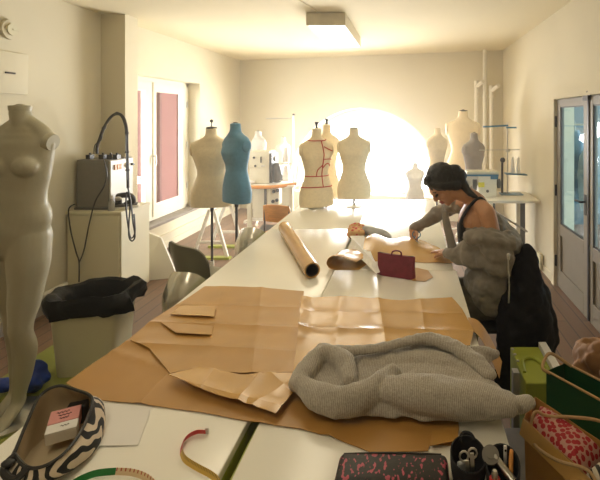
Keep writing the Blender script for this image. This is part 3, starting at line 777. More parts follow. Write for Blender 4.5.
m = MB(); p = red[0]; m.box(p.x-.002, p.x+.008, p.y-.001, p.y+.001, .9015, .919); m.build('metal_tip', 'steel', tp, smooth=False)
tp = thing('measuring_tape', 'green and cream measuring tape in an arc at the near left', 'measuring tape', tuple(T(110, 480, .9)))
gr = [T(x, y, .9015) for x, y in ((66, 492), (80, 483), (96, 477), (115, 475))]
cr = [T(x, y, .9015) for x, y in ((115, 475), (130, 476), (143, 480), (152, 487), (157, 497))]
ribbon(MB(), gr, .016, .4).build('green_end', 'tapeg', tp, solid=.0007)
ribbon(MB(), cr, .016, .4).build('ribbon', 'tapec', tp, solid=.0007)

# black pencil case with pink marks
kc = thing('pencil_case', 'black pencil case with pink marks at the near edge of the table', 'pencil case', (-.05, 1.12, .9))
m = MB(); m.box(-.190, .100, 1.060, 1.160, .9015, .950, -.02); m.build('case', 'darkpat', kc, bevel=.018)
m = MB(); m.tube([(-.18, 1.168, .934), (-.05, 1.170, .936), (.085, 1.166, .934)], .003, n=6, sm=3); m.build('zip', 'black', kc)

# black tool pouch with tools
tpch = thing('tool_pouch', 'open black felt pouch full of sewing tools at the near right table corner', 'pouch', (.18, 1.15, .9))
def cup(cx, cy, rx, ry, hz, rot, nm, cut):
    m = MB(); n = 26; rows = []
    def pt(k, f, z):
        a = 2*PI*k/n; x, y = rx*f*math.cos(a), ry*f*math.sin(a)
        zz = z*(1+cut*math.sin(a)) if z > .01 else z
        return V((cx+x*math.cos(rot)-y*math.sin(rot), cy+x*math.sin(rot)+y*math.cos(rot), .9015+zz))
    rows = [[pt(k, f, z) for k in range(n)] for f, z in ((.86, 0), (1.0, hz*.5), (1.02, hz), (.94, hz), (.92, hz*.5), (.80, .004))]
    m.skin(rows); return m.build(nm, 'navy', tpch)
cup(.152, 1.165, .046, .050, .070, .1, 'left_pocket', .16)
cup(.237, 1.140, .043, .056, .064, -.2, 'right_pocket', .14)
m = MB(); m.tube([(.135, 1.205, .972), (.145, 1.222, .982), (.165, 1.22, .982), (.175, 1.205, .975)], .005, n=8); m.build('hanging_loop', 'navy', tpch)
TOOLS = [tpch]
def tool(nm, label, cat):
    o = thing(nm, label, cat, (.2, 1.13, .91)); TOOLS.append(o); return o
r = tool('tracing_wheel', 'grey tracing wheel with round disc in the black tool pouch', 'tracing wheel')
c = T(484, 440, .98); ax = V((-.15, -.55, .8)).normalized()
m = MB(); m.cyl(c-ax*.005, c+ax*.005, .022, n=26); m.cyl(c-ax*.008, c+ax*.008, .010, n=16); m.build('disc', 'greybox', r)
m = MB(); m.limb([c+V((.012, -.004, -.002)), c+V((.03, -.02, -.02)), c+V((.052, -.045, -.035))], [.008, .010, .011]); m.build('handle', 'steel', r)
r = tool('scissors', 'steel thread scissors standing in the left pocket of the black pouch', 'scissors')
m = MB(); m.bar((.150, 1.125, .915), (.148, 1.14, 1.0), .010, .004); m.bar((.142, 1.125, .915), (.135, 1.135, .985), .010, .004); m.build('blade', 'steel', r)
m = MB()
for cx_, cz_ in ((.128, .990), (.150, .998)): m.tube([(cx_+.011*math.cos(k*PI/5), 1.142, cz_+.013*math.sin(k*PI/5)) for k in range(11)], .0026, n=6, sm=0)
m.build('finger_ring', 'steel', r)
m = MB(); m.box(.122, .146, 1.105, 1.117, .908, .960, .3); tag(m.build('chalk', 'greyf', bevel=.004), 'flat grey chalk block in the left pocket of the black pouch', 'chalk')
r = tool('glue_stick', 'red glue stick with a silver neck in the black tool pouch', 'glue stick')
m = MB(); m.lathe((.198, 1.098, .91), [(.013, 0), (.0135, .06), (.012, .062)]); m.build('tube', 'red', r)
m = MB(); m.lathe((.198, 1.098, .972), [(.008, 0), (.008, .012), (.005, .018)]); m.build('neck', 'steel', r)
r = tool('seam_ripper', 'wooden handled awl leaning in the right pocket of the black pouch', 'awl')
m = MB(); m.limb([(.245, 1.12, .93), (.25, 1.15, .965), (.255, 1.165, .985)], [.004, .006, .005]); m.build('handle', 'orange', r)
m = MB(); m.cyl((.245, 1.12, .93), (.243, 1.11, .912), .0015, n=6); m.build('spike', 'steel', r)
r = tool('lighter', 'pale metal clip standing at the back of the right pocket', 'clip')
m = MB(); m.box(.236, .244, 1.168, 1.174, .93, .995); m.build('body', 'paper', r, bevel=.001); m = MB(); m.cyl((.240, 1.1665, .985), (.240, 1.1675, .985), .003); m.build('rivet', 'darkmetal', r)

for o in TOOLS: o.location += V((.010 if o is not tpch else 0, -.042, 0 if o is tpch else -.008))
# ================================================================== DRESS FORMS
PROF = [(0, .96), (.05, .99), (.12, 1.0), (.2, .96), (.3, .80), (.40, .665), (.48, .69), (.56, .79), (.64, .88), (.70, .95), (.75, 1.0), (.79, .99), (.825, .86), (.85, .63), (.875, .42), (.90, .30), (.94, .265), (1.0, .255)]
def formsec(hw, ht, bust=1.0):
    out = []
    for z, r in PROF:
        a = hw*r
        b = hw*min(r, .74)*.66
        if z > .7: b = hw*(.46-.35*max(0, z-.70)*1.6) if z < .88 else a*.98
        front = .20*bust*hw*math.exp(-((z-.62)/.07)**2); back = .10*hw*math.exp(-((z-.1)/.1)**2)
        yo = -.06*hw*(z > .85)
        out.append((z*ht, a, b, front, back, yo))
    return out
def formpt(sec, z, th):
    for i in range(len(sec)-1):
        if sec[i][0] <= z <= sec[i+1][0]+1e-9:
            t = (z-sec[i][0])/(sec[i+1][0]-sec[i][0]); break
    s = [p*(1-t)+q*t for p, q in zip(sec[i], sec[i+1])]
    c, sn = math.cos(th), math.sin(th); e = .85
    x = s[1]*math.copysign(abs(c)**e, c); y = s[2]*math.copysign(abs(sn)**e, sn)+s[5]
    if sn < 0: y += s[3]*sn*(.55+.45*abs(math.sin(2*th)))
    else: y += s[4]*sn
    return V((x, y, s[0]))
def dressform(x, y, ztop, hw, ht, mat, label, rz=0, base=0., cap='darkmetal', finial=None, pole='darkmetal', stand='tripod', tapes=False, group='dress forms on stands', bust=1.0, standmat='white'):
    r = thing('dress_form', label, 'dress form', (x, y, base), rz, group)
    zb = ztop-ht-base
    sec = formsec(hw, ht, bust); NT = 32
    m = MB(); rows = []
    zs = [ht*k/44 for k in range(45)]
    for z in zs: rows.append([formpt(sec, z, 2*PI*k/NT)+V((0, 0, zb)) for k in range(NT)])
    m.skin(rows); m.build('torso', mat, r, local=True)
    m = MB(); yo = sec[-1][5]; rn = hw*.265
    m.lathe((0, yo, zb+ht-.006), [(rn, 0), (rn, .010), (rn*.8, .018), (rn*.3, .022)], 18); ncap = m.build('neck_cap', cap, r, local=True)
    if finial:
        m = MB(); z0 = zb+ht+.012
        if finial == 'ball': m.cyl((0, yo, z0), (0, yo, z0+.055), .006); m.ell((0, yo, z0+.066), (.018, .018, .018))
        elif finial == 'knob': m.lathe((0, yo, z0), [(.016, 0), (.010, .02), (.014, .04), (.022, .062), (.018, .068)], 14)
        else: m.lathe((0, yo, z0-.006), [(.028, 0), (.022, .015), (.006, .02)], 14)
        m.build('finial', 'black', ncap, local=True)
    for s in (-1, 1):   # arm plates
        m = MB(); c = formpt(sec, .73*ht, 0 if s > 0 else PI)+V((0, 0, zb))
        m.ell(c-V((s*.012, 0, 0)), (.018, hw*.27, hw*.34)); m.build('arm_plate', mat, r, local=True)
    m = MB(); m.cyl((0, 0, .03), (0, 0, zb+.01), .013, n=12)
    if zb > .3: m.cyl((0, 0, zb-.05), (0, 0, zb+.005), .02, n=12)
    m.build('pole', pole, r, local=True)
    m = MB()
    if stand == 'plate': m.lathe((0, 0, 0.0015), [(.085, 0), (.085, .006), (.02, .012), (.018, .03)], 24)
    else:
        m.cyl((0, 0, .06), (0, 0, .26), .022, n=12)
        for k in range(4):
            a = PI/4+k*PI/2+.2
            m.bar((.02*math.cos(a), .02*math.sin(a), .12), (.24*math.cos(a), .24*math.sin(a), .045), .03, .02); m.cyl((.23*math.cos(a)-.012, .23*math.sin(a), .024), (.23*math.cos(a)+.012, .23*math.sin(a), .024), .024, n=12)
    m.build('base', standmat if stand == 'plate' else standmat, r, local=True)
    if tapes:
        def line(nm, pts): 
            m = MB(); m.tube([formpt(sec, z*ht, t)*1.0+V((0, 0, zb))+V((math.cos(t)*.004, math.sin(t)*.004, 0)) for z, t in pts], .0048, n=6, sm=3); m.build(nm, 'redtape', r, local=True)
        full = [-PI*k/16 for k in range(17)]
        line('waist_tape', [(.40, t) for t in full]); line('hip_tape', [(.26, t) for t in full]); line('neck_tape', [(.868-.012*math.sin(-t), t) for t in full])
        cfa = -PI*.40
        line('centre_tape', [(.855, cfa), (.7, cfa), (.62, cfa), (.5, cfa), (.40, cfa), (.26, cfa)])
        line('chest_tape', [(.78, cfa), (.74, -PI*.28), (.72, -PI*.16), (.71, -.1)])
        line('bust_tape', [(.50, cfa-.02), (.56, -PI*.3), (.55, -PI*.2), (.52, -.1)])
        line('underbust_tape', [(.62, cfa), (.62, -PI*.25), (.61, -PI*.12)])
        line('dart_tape', [(.40, -PI*.52), (.48, -PI*.5), (.54, cfa-.03), (.57, cfa)])
    return r
def zt(py, d): return H-(py-CY)*d/F
def xx(px, d): return (px-CX)*d/F
dressform(xx(212, 4.75), 4.75, zt(128, 4.75), .225, .86, 'cream_form', 'tall cream dress form with ball finial by the left window', rz=.15, finial='ball', bust=.3, pole='darkmetal')
dressform(xx(236.5, 4.45), 4.45, zt(124.5, 4.45), .195, .80, 'blue_form', 'blue dress form standing beside the cream one at the left', rz=-.62, finial='cap', cap='blue_form')
dressform(xx(316.5, 4.5), 4.5, zt(129.5, 4.5), .178, .80, 'cream_form', 'cream dress form with red style tapes on the end of the table', rz=.35, finial='knob', stand='plate', tapes=True, base=.9, group='dress forms on the table end', cap='pale_form')
dressform(xx(326.5, 4.80), 4.80, zt(125.5, 4.80), .150, .80, 'cream_form', 'cream dress form hidden directly behind the red taped one', rz=.5, finial='knob', stand='plate', base=.9, group='dress forms on the table end', cap='pale_form')
dressform(xx(354, 4.56), 4.56, zt(128.5, 4.56), .178, .735, 'pale_form', 'plain pale dress form on the table in front of the arched window', finial=None, stand='plate', base=.9, group='dress forms on the table end', cap='lgrey_form')
dressform(xx(437, 6.3), 6.3, zt(129, 6.3), .170, .80, 'cream_form', 'slim cream dress form behind the head of the woman', rz=.5, cap='cream_form')
dressform(xx(463, 6.75), 6.75, zt(111, 6.75), .275, 1.05, 'cream_form', 'large cream dress form in the far right, tallest of the row', rz=.0, finial='cap', bust=.2)
dressform(xx(473.5, 6.12), 6.12, zt(134, 6.12), .188, .84, 'grey_form', 'brown grey dress form above the white overlock machine', rz=.55, finial='cap', cap='grey_form')
dressform(xx(415, 7.2), 7.2, zt(164, 7.2), .16, .62, 'lgrey_form', 'small grey dress form low in front of the bright arched window', rz=.3, finial='cap', cap='lgrey_form')
dressform(xx(259, 7.5), 7.5, zt(132, 7.5), .20, .76, 'lgrey_form', 'light grey dress form behind the big sewing machine, beside the blue form', rz=-.8, finial='cap', cap='lgrey_form')
dressform(xx(283, 7.75), 7.75, zt(138, 7.75), .15, .74, 'pale_form', 'slim pale dress form behind the thread stand pole', rz=1.0, finial='cap', cap='pale_form')

# ================================================================== MANNEQUIN
mq = thing('mannequin', 'headless armless grey female mannequin standing at the far left', 'mannequin', (-2.27, 2.5, .08))
S = 430/2.5
def mp(px, py, y=0): return V(((px-CX)/S, 2.5+y, H-(py-CY)/S))
m = MB()
tor = [(10, 243, .145, .105), (13, 228, .182, .118), (18, 214, .172, .112), (20, 200, .142, .098), (22, 188, .134, .092), (23, 172, .150, .10), (23, 158, .163, .105), (24, 145, .168, .095), (24, 137, .160, .078), (24, 131, .125, .066), (24, 125, .080, .056)]
m.limb([mp(x, y, .012*(y > 200)) for x, y, a, b in tor], [(a, b) for x, y, a, b in tor], side=(1, 0, 0), n=28, sm=3)
m.limb([mp(24, 128), mp(23, 120, -.01), mp(22.5, 112.5, -.015)], [.060, .051, .052], n=18)
for s in (-1, 1): m.ell(mp(24+s*12.5, 165, -.072), (.066, .058, .060)); m.ell(mp(24+s*20, 141, .0), (.040, .056, .066)); m.limb([mp(24, 120), mp(24+s*11, 127), mp(24+s*20, 135.5), mp(24+s*21.5, 145)], [.042, .044, .048, .05])
for s, hx, kx, ax, tx, dy in ((1, 27, 24, 16, 14, 0), (-1, -2, 2, -2, -6, .10)):
    m.limb([mp(hx, 236, .02), mp(hx+.5, 262, .01+dy*.3), mp((hx+kx)/2, 295, dy*.6), mp(kx, 322, -.02+dy), mp(kx-.5, 333, -.015+dy), mp(kx-1.5, 350, .015+dy), mp((kx+ax)/2, 372, .02+dy), mp(ax, 397, .02+dy), mp(ax-.5, 404, .015+dy)],
           [.105, .102, .082, .060, .056, .060, .050, .034, .033], n=20)
    m.limb([mp(ax-.5, 402, .03+dy), mp(ax-.8, 408, .0+dy), mp(tx, 417, -.07+dy), mp(tx-.5, 420, -.125+dy)], [(.032, .03), (.036, .034), (.040, .022), (.034, .014)], side=(1, 0, 0))
m.build('body', 'mannequin', mq, voxel=.009, sm=5)
m = MB(); c = mp(22.5, 105.5, -.015); m.lathe(c-V((0, 0, .03)), [(.052, 0), (.054, .02), (.053, .028), (.049, .030)], 24); m.build('neck_plate', 'mannequin', mq)
for s in (-1, 1):
    m = MB(); c = mp(24+s*28.6, 142.5, -.002); m.cyl(c-V((s*.022, 0, -.004)), c+V((s*.006, 0, -.001)), .056, .047, n=26); m.build('arm_socket_plate', 'mannequin', mq)
m = MB(); m.lathe((-2.36, 2.52, .0815), [(.19, 0), (.19, .012), (.18, .016)], 32); m.cyl((-2.40, 2.60, .09), (-2.40, 2.60, .30), .012); m.build('base', 'steel', mq)
# low lime board it stands on
r = tag(MB().box(-2.78, -1.93, 2.1, 3.34, 0.0, .08).build('low_platform', 'lime_floor', bevel=.006), 'low olive green board platform on the floor under the mannequin and bin', 'platform')
m = MB()
for i in range(8): m.ell((-2.62+.22*random.random(), 2.74+.12*random.random(), .135), (.08, .06, .035+.02*random.random()))
m.ell((-2.47, 2.84, .17), (.06, .05, .07))
tag(m.build('blue_cloth', 'bluec', voxel=.012, sm=3, disp=(.05, .07)), 'crumpled bright blue cloth on the platform behind the mannequin leg', 'cloth')

# ================================================================== BIN
bn = thing('bin', 'cream plastic bin with a black liner in front of the cabinet', 'bin', (-2.24, 3.08, .08))
def rrect(cx, cy, hx, hy, z, rot=0, n=32, e=.35, wob=0, seed=0):
    out = []
    for k in range(n):
        a = 2*PI*k/n; x = hx*math.copysign(abs(math.cos(a))**e, math.cos(a)); y = hy*math.copysign(abs(math.sin(a))**e, math.sin(a))
        if wob: q = 1+wob*(nz(math.cos(a)*1.7, math.sin(a)*1.7+z*4, 1.3, seed)+.7*nz(math.cos(a)*4.2, math.sin(a)*4.2+z*9, 1.3, seed+1)); x *= q; y *= q
        out.append(V((cx+x*math.cos(rot)-y*math.sin(rot), cy+x*math.sin(rot)+y*math.cos(rot), z+(wob*.25*nz(math.cos(a)*2.5, math.sin(a)*2.5, 1, seed+3) if wob else 0))))
    return out
bx_, by_ = -2.255, 3.08
m = MB(); vs = m.skin([rrect(bx_, by_, hx, hy, z, .15) for hx, hy, z in ((.185, .15, .082), (.225, .18, .60), (.215, .17, .60), (.178, .143, .09))], caps=False)
m.bm.faces.new(list(reversed(vs[0]))); m.bm.faces.new(vs[-1]); m.build('body', 'cab', bn)
m = MB(); prof = [(.232, .188, .50, .0), (.248, .196, .535, .10), (.27, .205, .50, .16), (.285, .215, .55, .16), (.283, .21, .60, .16), (.265, .195, .632, .12), (.225, .165, .622, .10), (.19, .145, .58, .08), (.17, .135, .5, .1), (.13, .11, .42, .2)]
m.skin([rrect(bx_+.01, by_-.01, a, b, z, .15+.06, n=48, e=.75, wob=w*.9, seed=4) for a, b, z, w in prof], caps=False)
m.bm.faces.new([v for v in list(m.bm.verts)[-48:]]); m.build('liner', 'blackbag', bn)

# ================================================================== CABINET, STEAM STATION
cb = thing('cabinet', 'cream cabinet with open back standing against the pilaster', 'cabinet', (-3.17, 4.54, 0))
m = MB(); m.box(-3.44, -2.90, 4.32, 4.785, .02, .875); m.build('carcass', 'cab', cb, bevel=.004, smooth=False)
MB().box(-3.445, -2.89, 4.30, 4.79, .8755, .90).build('worktop', 'cab', cb, bevel=.003, smooth=False)
MB().box(-3.43, -2.915, 4.303, 4.319, .06, .86).build('door', 'cab', cb, bevel=.003, smooth=False)
MB().box(-3.43, -2.92, 4.34, 4.77, 0, .02).build('plinth', 'dgrey', cb, smooth=False)
st = thing('steam_generator', 'grey steam generator with white control face on top of the cabinet', 'steam generator', (-3.2, 4.6, .90))
m = MB(); m.box(-3.415, -3.085, 4.40, 4.775, .925, 1.41); m.build('housing', 'greybox', st, bevel=.008, smooth=False)
m = MB(); m.box(-3.083, -3.070, 4.41, 4.765, .93, 1.40); face = m.build('control_face', 'panelw', st, bevel=.004, smooth=False)
for y, z in ((4.46, 1.33), (4.50, 1.33), (4.54, 1.33)):
    MB().box(-3.069, -3.058, y, y+.028, z-.03, z+.025).build('switch', 'orange', face, smooth=False)
m = MB(); m.cyl((-3.069, 4.66, 1.33), (-3.052, 4.66, 1.33), .026, n=20); m.build('pressure_gauge', 'white', face)
m = MB(); m.cyl((-3.069, 4.74, 1.33), (-3.045, 4.74, 1.33), .014, n=14); m.build('knob', 'black', face)
m = MB(); m.box(-3.43, -3.06, 4.39, 4.78, .9015, .925); m.build('foot_tray', 'dgrey', st, smooth=False)
for px, py, dx in ((90, 156, .045), (103, 156, .05), (111, 155, .05), (117, 155, .04)):
    m = MB(); p = at(px, py, 4.5); m.box(p.x-dx/2, p.x+dx/2, 4.47, 4.53, 1.411, 1.411+.045); m.cyl((p.x, 4.5, 1.45), (p.x, 4.5, 1.475), .010); m.build('valve', 'black', st)
m = MB(); m.cyl((-3.16, 4.60, 1.411), (-3.16, 4.60, 1.45), .03); m.build('filler_cap', 'purple', st)
def pth(l, d): return [at(x, y, d) for x, y in l]
hs = thing('steam_hose', 'black steam hose arching from the steam generator down to the iron', 'hose', at(110, 155, 4.5))
m = MB(); m.tube(pth([(97, 154), (97, 147), (100, 138), (104, 128), (110, 118), (117, 113.5), (123, 117), (126.5, 128), (127, 145), (127.5, 165), (128, 188)], 4.5), .014, n=10); m.build('hose', 'black', hs)
m = MB(); m.tube(pth([(94, 154), (95, 145), (101, 140), (103, 132), (110, 119), (117, 114.8), (122, 118), (125.5, 130), (126, 150), (127, 180)], 4.48), .005, n=6); m.build('wire', 'black', hs)
m = MB()
for x, y in ((104, 128), (117, 113.5), (126.8, 133), (127, 152), (127.5, 170)): m.ell(at(x, y, 4.5), (.02, .02, .018))
m.build('hose_clip', 'black', hs)
m = MB(); m.tube(pth([(128, 188), (131, 203), (133, 222), (135, 236), (132, 241), (129, 236), (129, 222), (130, 205), (127, 192), (126, 205), (128, 225), (131, 238), (135, 232), (134, 214)], 4.29), .007, n=6); 
tag(m.build('hanging_cable', 'black'), 'loops of black cable hanging over the cabinet edge', 'cable')
m = MB(); m.tube(pth([(75, 204), (70, 207), (68.5, 213), (71, 232), (76, 252), (79, 262), (79, 282)], 4.27), .006, n=6)
m.tube(pth([(104, 160), (107, 175), (103, 188), (95, 202), (89, 225), (84, 250), (79, 263)], 4.275), .006, n=6)
tag(m.build('power_cord', 'black'), 'two black cords hanging down the cabinet front and joining behind the bin', 'cable')
ir = thing('iron', 'black steam iron resting on a white rest at the cabinet corner', 'iron', at(122, 205, 4.5))
m = MB(); m.prism([(-3.06, 4.36), (-2.93, 4.40), (-2.85, 4.52), (-2.90, 4.62), (-3.05, 4.60)], .901, .925); m.build('rest', 'white', ir, bevel=.003)
m = MB(); m.prism([(-3.03, 4.38), (-2.94, 4.41), (-2.87, 4.52), (-2.91, 4.60), (-3.03, 4.58)], .9265, .945); m.build('soleplate', 'dgrey', ir, bevel=.003)
m = MB(); m.limb([(-3.02, 4.46, 1.03), (-2.97, 4.46, 1.04), (-2.91, 4.48, 1.03), (-2.90, 4.50, .97), (-2.95, 4.49, .95)], [.03, .028, .026, .03, .03]); m.limb([(-3.02, 4.46, 1.03), (-3.03, 4.47, .95)], [.03, .03]); m.build('handle', 'black', ir)
m = MB(); m.ell((-2.985, 4.40, 1.015), (.035, .02, .022)); m.build('steam_valve', 'steel', ir)
bt = thing('spray_bottle', 'small clear bottle standing at the front corner of the cabinet', 'bottle', at(111, 210, 4.36))
px_ = at(111.5, 210, 4.36); m = MB(); m.lathe((px_.x, 4.36, .9015), [(.03, 0), (.031, .06), (.028, .085), (.012, .105), (.012, .12)], 20); m.build('body', 'bottle', bt)
m = MB(); m.lathe((px_.x, 4.36, 1.0225), [(.014, 0), (.014, .025), (.008, .03)], 14); m.build('cap', 'paper', bt)
# board leaning by the cabinet
q = [at(131, 226, 4.98), at(161, 238, 4.98), at(177.5, 279.5, 4.95), at(136, 290, 4.82)]
q[2].z = .003; q[3].z = .003
m = MB(); m.slab(q, (.05, 1, .02), .02); tag(m.build('white_board', 'white', smooth=False), 'white board leaning behind the cabinet under the window', 'board')
# ================================================================== CHAIRS
def rot2(p, a, c): return V((c[0]+p[0]*math.cos(a)-p[1]*math.sin(a), c[1]+p[0]*math.sin(a)+p[1]*math.cos(a), p[2]))
def shell_chair(x, y, rz, top, mat, label, squar=False, hw=.2):
    """local: faces -y (the sitter's front), back at +y"""
    r = thing('shell_chair' if not squar else 'plastic_chair', label, 'chair', (x, y, 0), rz, 'chairs along the left side of the tables')
    sh = .45
    rows = []; nu = 17
    for j in range(13):
        t = j/12; row = []
        for i in range(nu):
            u = -1+2*i/(nu-1)
            if squar: w = hw*(.88+.14*t) ; ht_ = (top-sh)*(t)*(1-.09*(1-u)*t-.36*abs(u)**6*t); wrap = .09
            else: w = hw*(1.0 if t < .3 else 1.0); ht_ = (top-sh)*t*math.sqrt(max(0, 1-(abs(u)**2.6)*t*.92)); wrap = .13
            xx_ = w*u; yy = .19+.06*t-wrap*u*u-(0 if squar else .11*t**3)
            row.append(V((xx_, yy, sh+ht_)))
        rows.append(row)
    m = MB(); m.skin(rows, closed=False); m.build('backrest', mat, r, local=True, solid=.014)
    m = MB(); rows = []
    for j in range(9):
        t = j/8; yy = -.21+.42*t; row = []
        for i in range(nu):
            u = -1+2*i/(nu-1); k = 1-.12*abs(2*t-1)**3
            row.append(V((hw*1.02*u*k, yy-.10*u*u*max(0, t-.6), sh+.012*(u*u)+.02*(t < .1)*-1-.006)))
        rows.append(row)
    m.skin(rows, closed=False); m.build('seat', mat, r, local=True, solid=.014)
    for sx in (-1, 1):
        for sy in (-1, 1):
            m = MB(); m.tube([(sx*.13, sy*.13, sh-.015), (sx*.19, sy*.19, .0)], .011, sm=0); m.build('leg', 'steel', r, local=True)
    return r
shell_chair(-1.53, 3.05, PI-.1, .80, 'silver', 'silver rounded chair back beside the nearest kraft sheets', hw=.185)
shell_chair(-1.56, 4.36, PI-.1, .765, 'silver', 'silver rounded chair farther along, near the dress form stands', hw=.18)
shell_chair(-1.86, 3.86, PI-.34, .80, 'olive', 'dark olive plastic chair with a square back at the left of the table', squar=True, hw=.215)
wc = thing('wooden_chair', 'orange plywood chair at the far left corner of the tables', 'chair', (-1.55, 5.30, 0), 2.9, 'chairs along the left side of the tables')
rows = [[V((.19*u*(1-.1*t), .19+.03*t-.04*u*u, .60+.21*t-(.02*u*u if t > .9 else 0))) for u in [-1+.2*i for i in range(11)]] for t in [j/6 for j in range(7)]]
m = MB(); m.skin(rows, closed=False); m.build('backrest', 'orange', wc, local=True, solid=.016)
MB().box(-.19, .19, -.2, .19, .44, .456).build('seat', 'orange', wc, local=True, bevel=.006)
for sx in (-1, 1):
    m = MB(); m.tube([(sx*.15, -.17, .44), (sx*.18, -.2, 0)], .012, sm=0); m.build('leg', 'dgrey', wc, local=True)
    m = MB(); m.tube([(sx*.16, .175, .80), (sx*.165, .17, .45), (sx*.18, .21, 0)], .012, sm=3); m.build('leg', 'dgrey', wc, local=True)
# ================================================================== SEWING STATION, LEFT REAR
sx0, sx1, sy0, sy1 = -2.62, -1.72, 6.35, 6.95
sw = thing('sewing_table', 'industrial sewing table with an orange wooden edge at the left rear', 'table', (-2.17, 6.6, 0))
MB().box(sx0, sx1, sy0+.03, sy1, .80, .835).build('top', 'white', sw, bevel=.004)
m = MB(); m.tube([(sx0, sy0+.015, .815), (-2.2, sy0+.01, .812), (-1.95, sy0+.02, .82), (sx1+.02, sy0+.10, .85)], .026, n=10); m.build('wooden_edge', 'orange', sw)
for x in (-2.5, -1.86):
    m = MB(); m.box(x, x+.06, 6.6, 6.66, .04, .80); m.box(x, x+.06, 6.4, 6.9, 0, .04); m.build('leg', 'machine', sw, bevel=.004, smooth=False)
MB().box(-2.5, -1.86, 6.84, 6.86, .22, .80).build('modesty_panel', 'machine', sw, smooth=False)
m = MB(); m.box(-2.5, -1.8, 6.62, 6.66, .25, .29); m.build('stretcher', 'white', sw, smooth=False)
m = MB(); m.box(-2.14, -1.98, 6.48, 6.66, .52, .78); m.cyl((-2.1, 6.46, .70), (-2.1, 6.48, .70), .025); mot = m.build('motor', 'machine', sw, bevel=.01)
for x, z in ((-2.05, .73), (-1.99, .745), (-2.06, .58), (-2.0, .60)):
    m = MB(); m.cyl((x, 6.455, z), (x, 6.479, z), .025); m.build('motor_knob', 'black', mot)
m = MB(); m.box(-2.24, -2.21, 6.60, 6.64, .30, .80); m.build('treadle_rod', 'dgrey', sw)
m = MB(); m.slab([(-2.3, 6.45, .10), (-2.0, 6.45, .10), (-2.0, 6.7, .16), (-2.3, 6.7, .16)], (0, 0, 1), .015); m.build('treadle', 'dgrey', sw)
sm_ = thing('sewing_machine', 'big cream industrial sewing machine on the orange edged table', 'sewing machine', (-2.3, 6.6, .835))
m = MB(); m.box(-2.44, -2.13, 6.52, 6.80, .838, 1.33); m.build('head', 'machine', sm_, bevel=.012)
m = MB(); m.box(-2.435, -2.135, 6.511, 6.519, 1.08, 1.32); fcov = m.build('front_cover', 'machine', sm_, bevel=.003)
for x, z in ((-2.36, 1.235), (-2.34, 1.11)):
    m = MB(); m.cyl((x, 6.495, z), (x, 6.511, z), .016); m.build('knob', 'black', fcov)
m = MB(); m.box(-2.26, -2.245, 6.49, 6.511, 1.16, 1.25); m.build('lever', 'black', fcov)
m = MB(); m.box(-2.25, -2.19, 6.50, 6.511, 1.095, 1.12); m.build('maker_plate', 'lgrey_form', fcov)
m = MB(); m.box(-2.128, -2.09, 6.50, 6.78, .85, 1.30); m.build('belt_guard', 'black', sm_, bevel=.006)
m = MB(); m.limb([(-2.06, 6.6, 1.12), (-2.05, 6.6, 1.0), (-2.03, 6.6, .90)], [(.03, .06), (.045, .08), (.06, .09)]); m.cyl((-2.06, 6.5, 1.22), (-2.02, 6.5, 1.22), .04); m.build('motor_cover', 'dgrey', sm_)
m = MB(); m.limb([(-2.50, 6.5, .87), (-2.44, 6.46, .872), (-2.35, 6.46, .87)], [(.05, .03), (.05, .035), (.03, .025)]); tag(m.build('white_cloth', 'paper', voxel=.01, sm=3), 'white cloth scrap lying on the left sewing table', 'cloth')
ts = thing('thread_stand', 'thin grey thread stand with white cones on the left rear table', 'thread stand', (-1.79, 6.6, .835))
xp = xx(293.5, 6.6)
m = MB(); m.tube([(xp, 6.6, .837), (xp, 6.6, zt(115.5, 6.6))], .012, sm=0); m.build('pole', 'steel', ts)
m = MB(); m.tube([(xx(266, 6.6), 6.6, zt(118.5, 6.6)), (xp, 6.6, zt(118, 6.6))], .008, sm=0); m.build('arm', 'steel', ts)
for py in (163.5, 180):
    m = MB(); m.tube([(xx(283, 6.6), 6.6, zt(py, 6.6)), (xp, 6.6, zt(py, 6.6))], .008, sm=0); m.box(xx(280.5, 6.6), xx(289, 6.6), 6.55, 6.65, zt(py, 6.6)-.006, zt(py, 6.6)+.004); m.build('cone_arm', 'steel', ts)
m = MB(); m.cyl((xp, 6.6, zt(115.5, 6.6)), (xp, 6.6, zt(113.8, 6.6)), .016); m.build('cap', 'black', ts)
def cone(px, py, d, h, r, mat, label, grp):
    z0 = zt(py, d)+.012; m = MB(); m.lathe((xx(px, d), d, z0), [(r, 0), (r*.98, h*.05), (r*.62, h*.92), (r*.3, h)], 18)
    tag(m.build('thread_cone', mat), label, 'thread cone', grp)
cone(286, 163, 6.6, .23, .05, 'paper', 'tall white thread cone on the upper arm of the left thread stand', 'thread cones')
cone(286, 179.4, 6.6, .20, .055, 'paper', 'white thread cone on the lower arm of the left thread stand', 'thread cones')
# cream A-frame trestle
tr = thing('trestle', 'cream steel A frame trestle on the floor behind the dress form poles', 'trestle', (-2.6, 5.9, 0))
for dy in (0, .5):
    y = 5.6+dy
    for xa, xb in ((-2.62, -2.82), (-2.55, -2.38)):
        m = MB(); m.bar((xa, y, .62), (xb, y, .03), .035, .035); m.build('leg', 'white', tr, smooth=False)
    m = MB(); m.bar((-2.74, y, .22), (-2.45, y, .22), .03, .03); m.build('crossbar', 'white', tr, smooth=False)
m = MB(); m.box(-2.63, -2.54, 5.58, 6.12, .62, .65); m.build('top_rail', 'white', tr, smooth=False)
for y in (5.56, 6.06): MB().box(-2.85, -2.34, y, y+.08, 0, .03).build('foot', 'lime', tr, smooth=False)
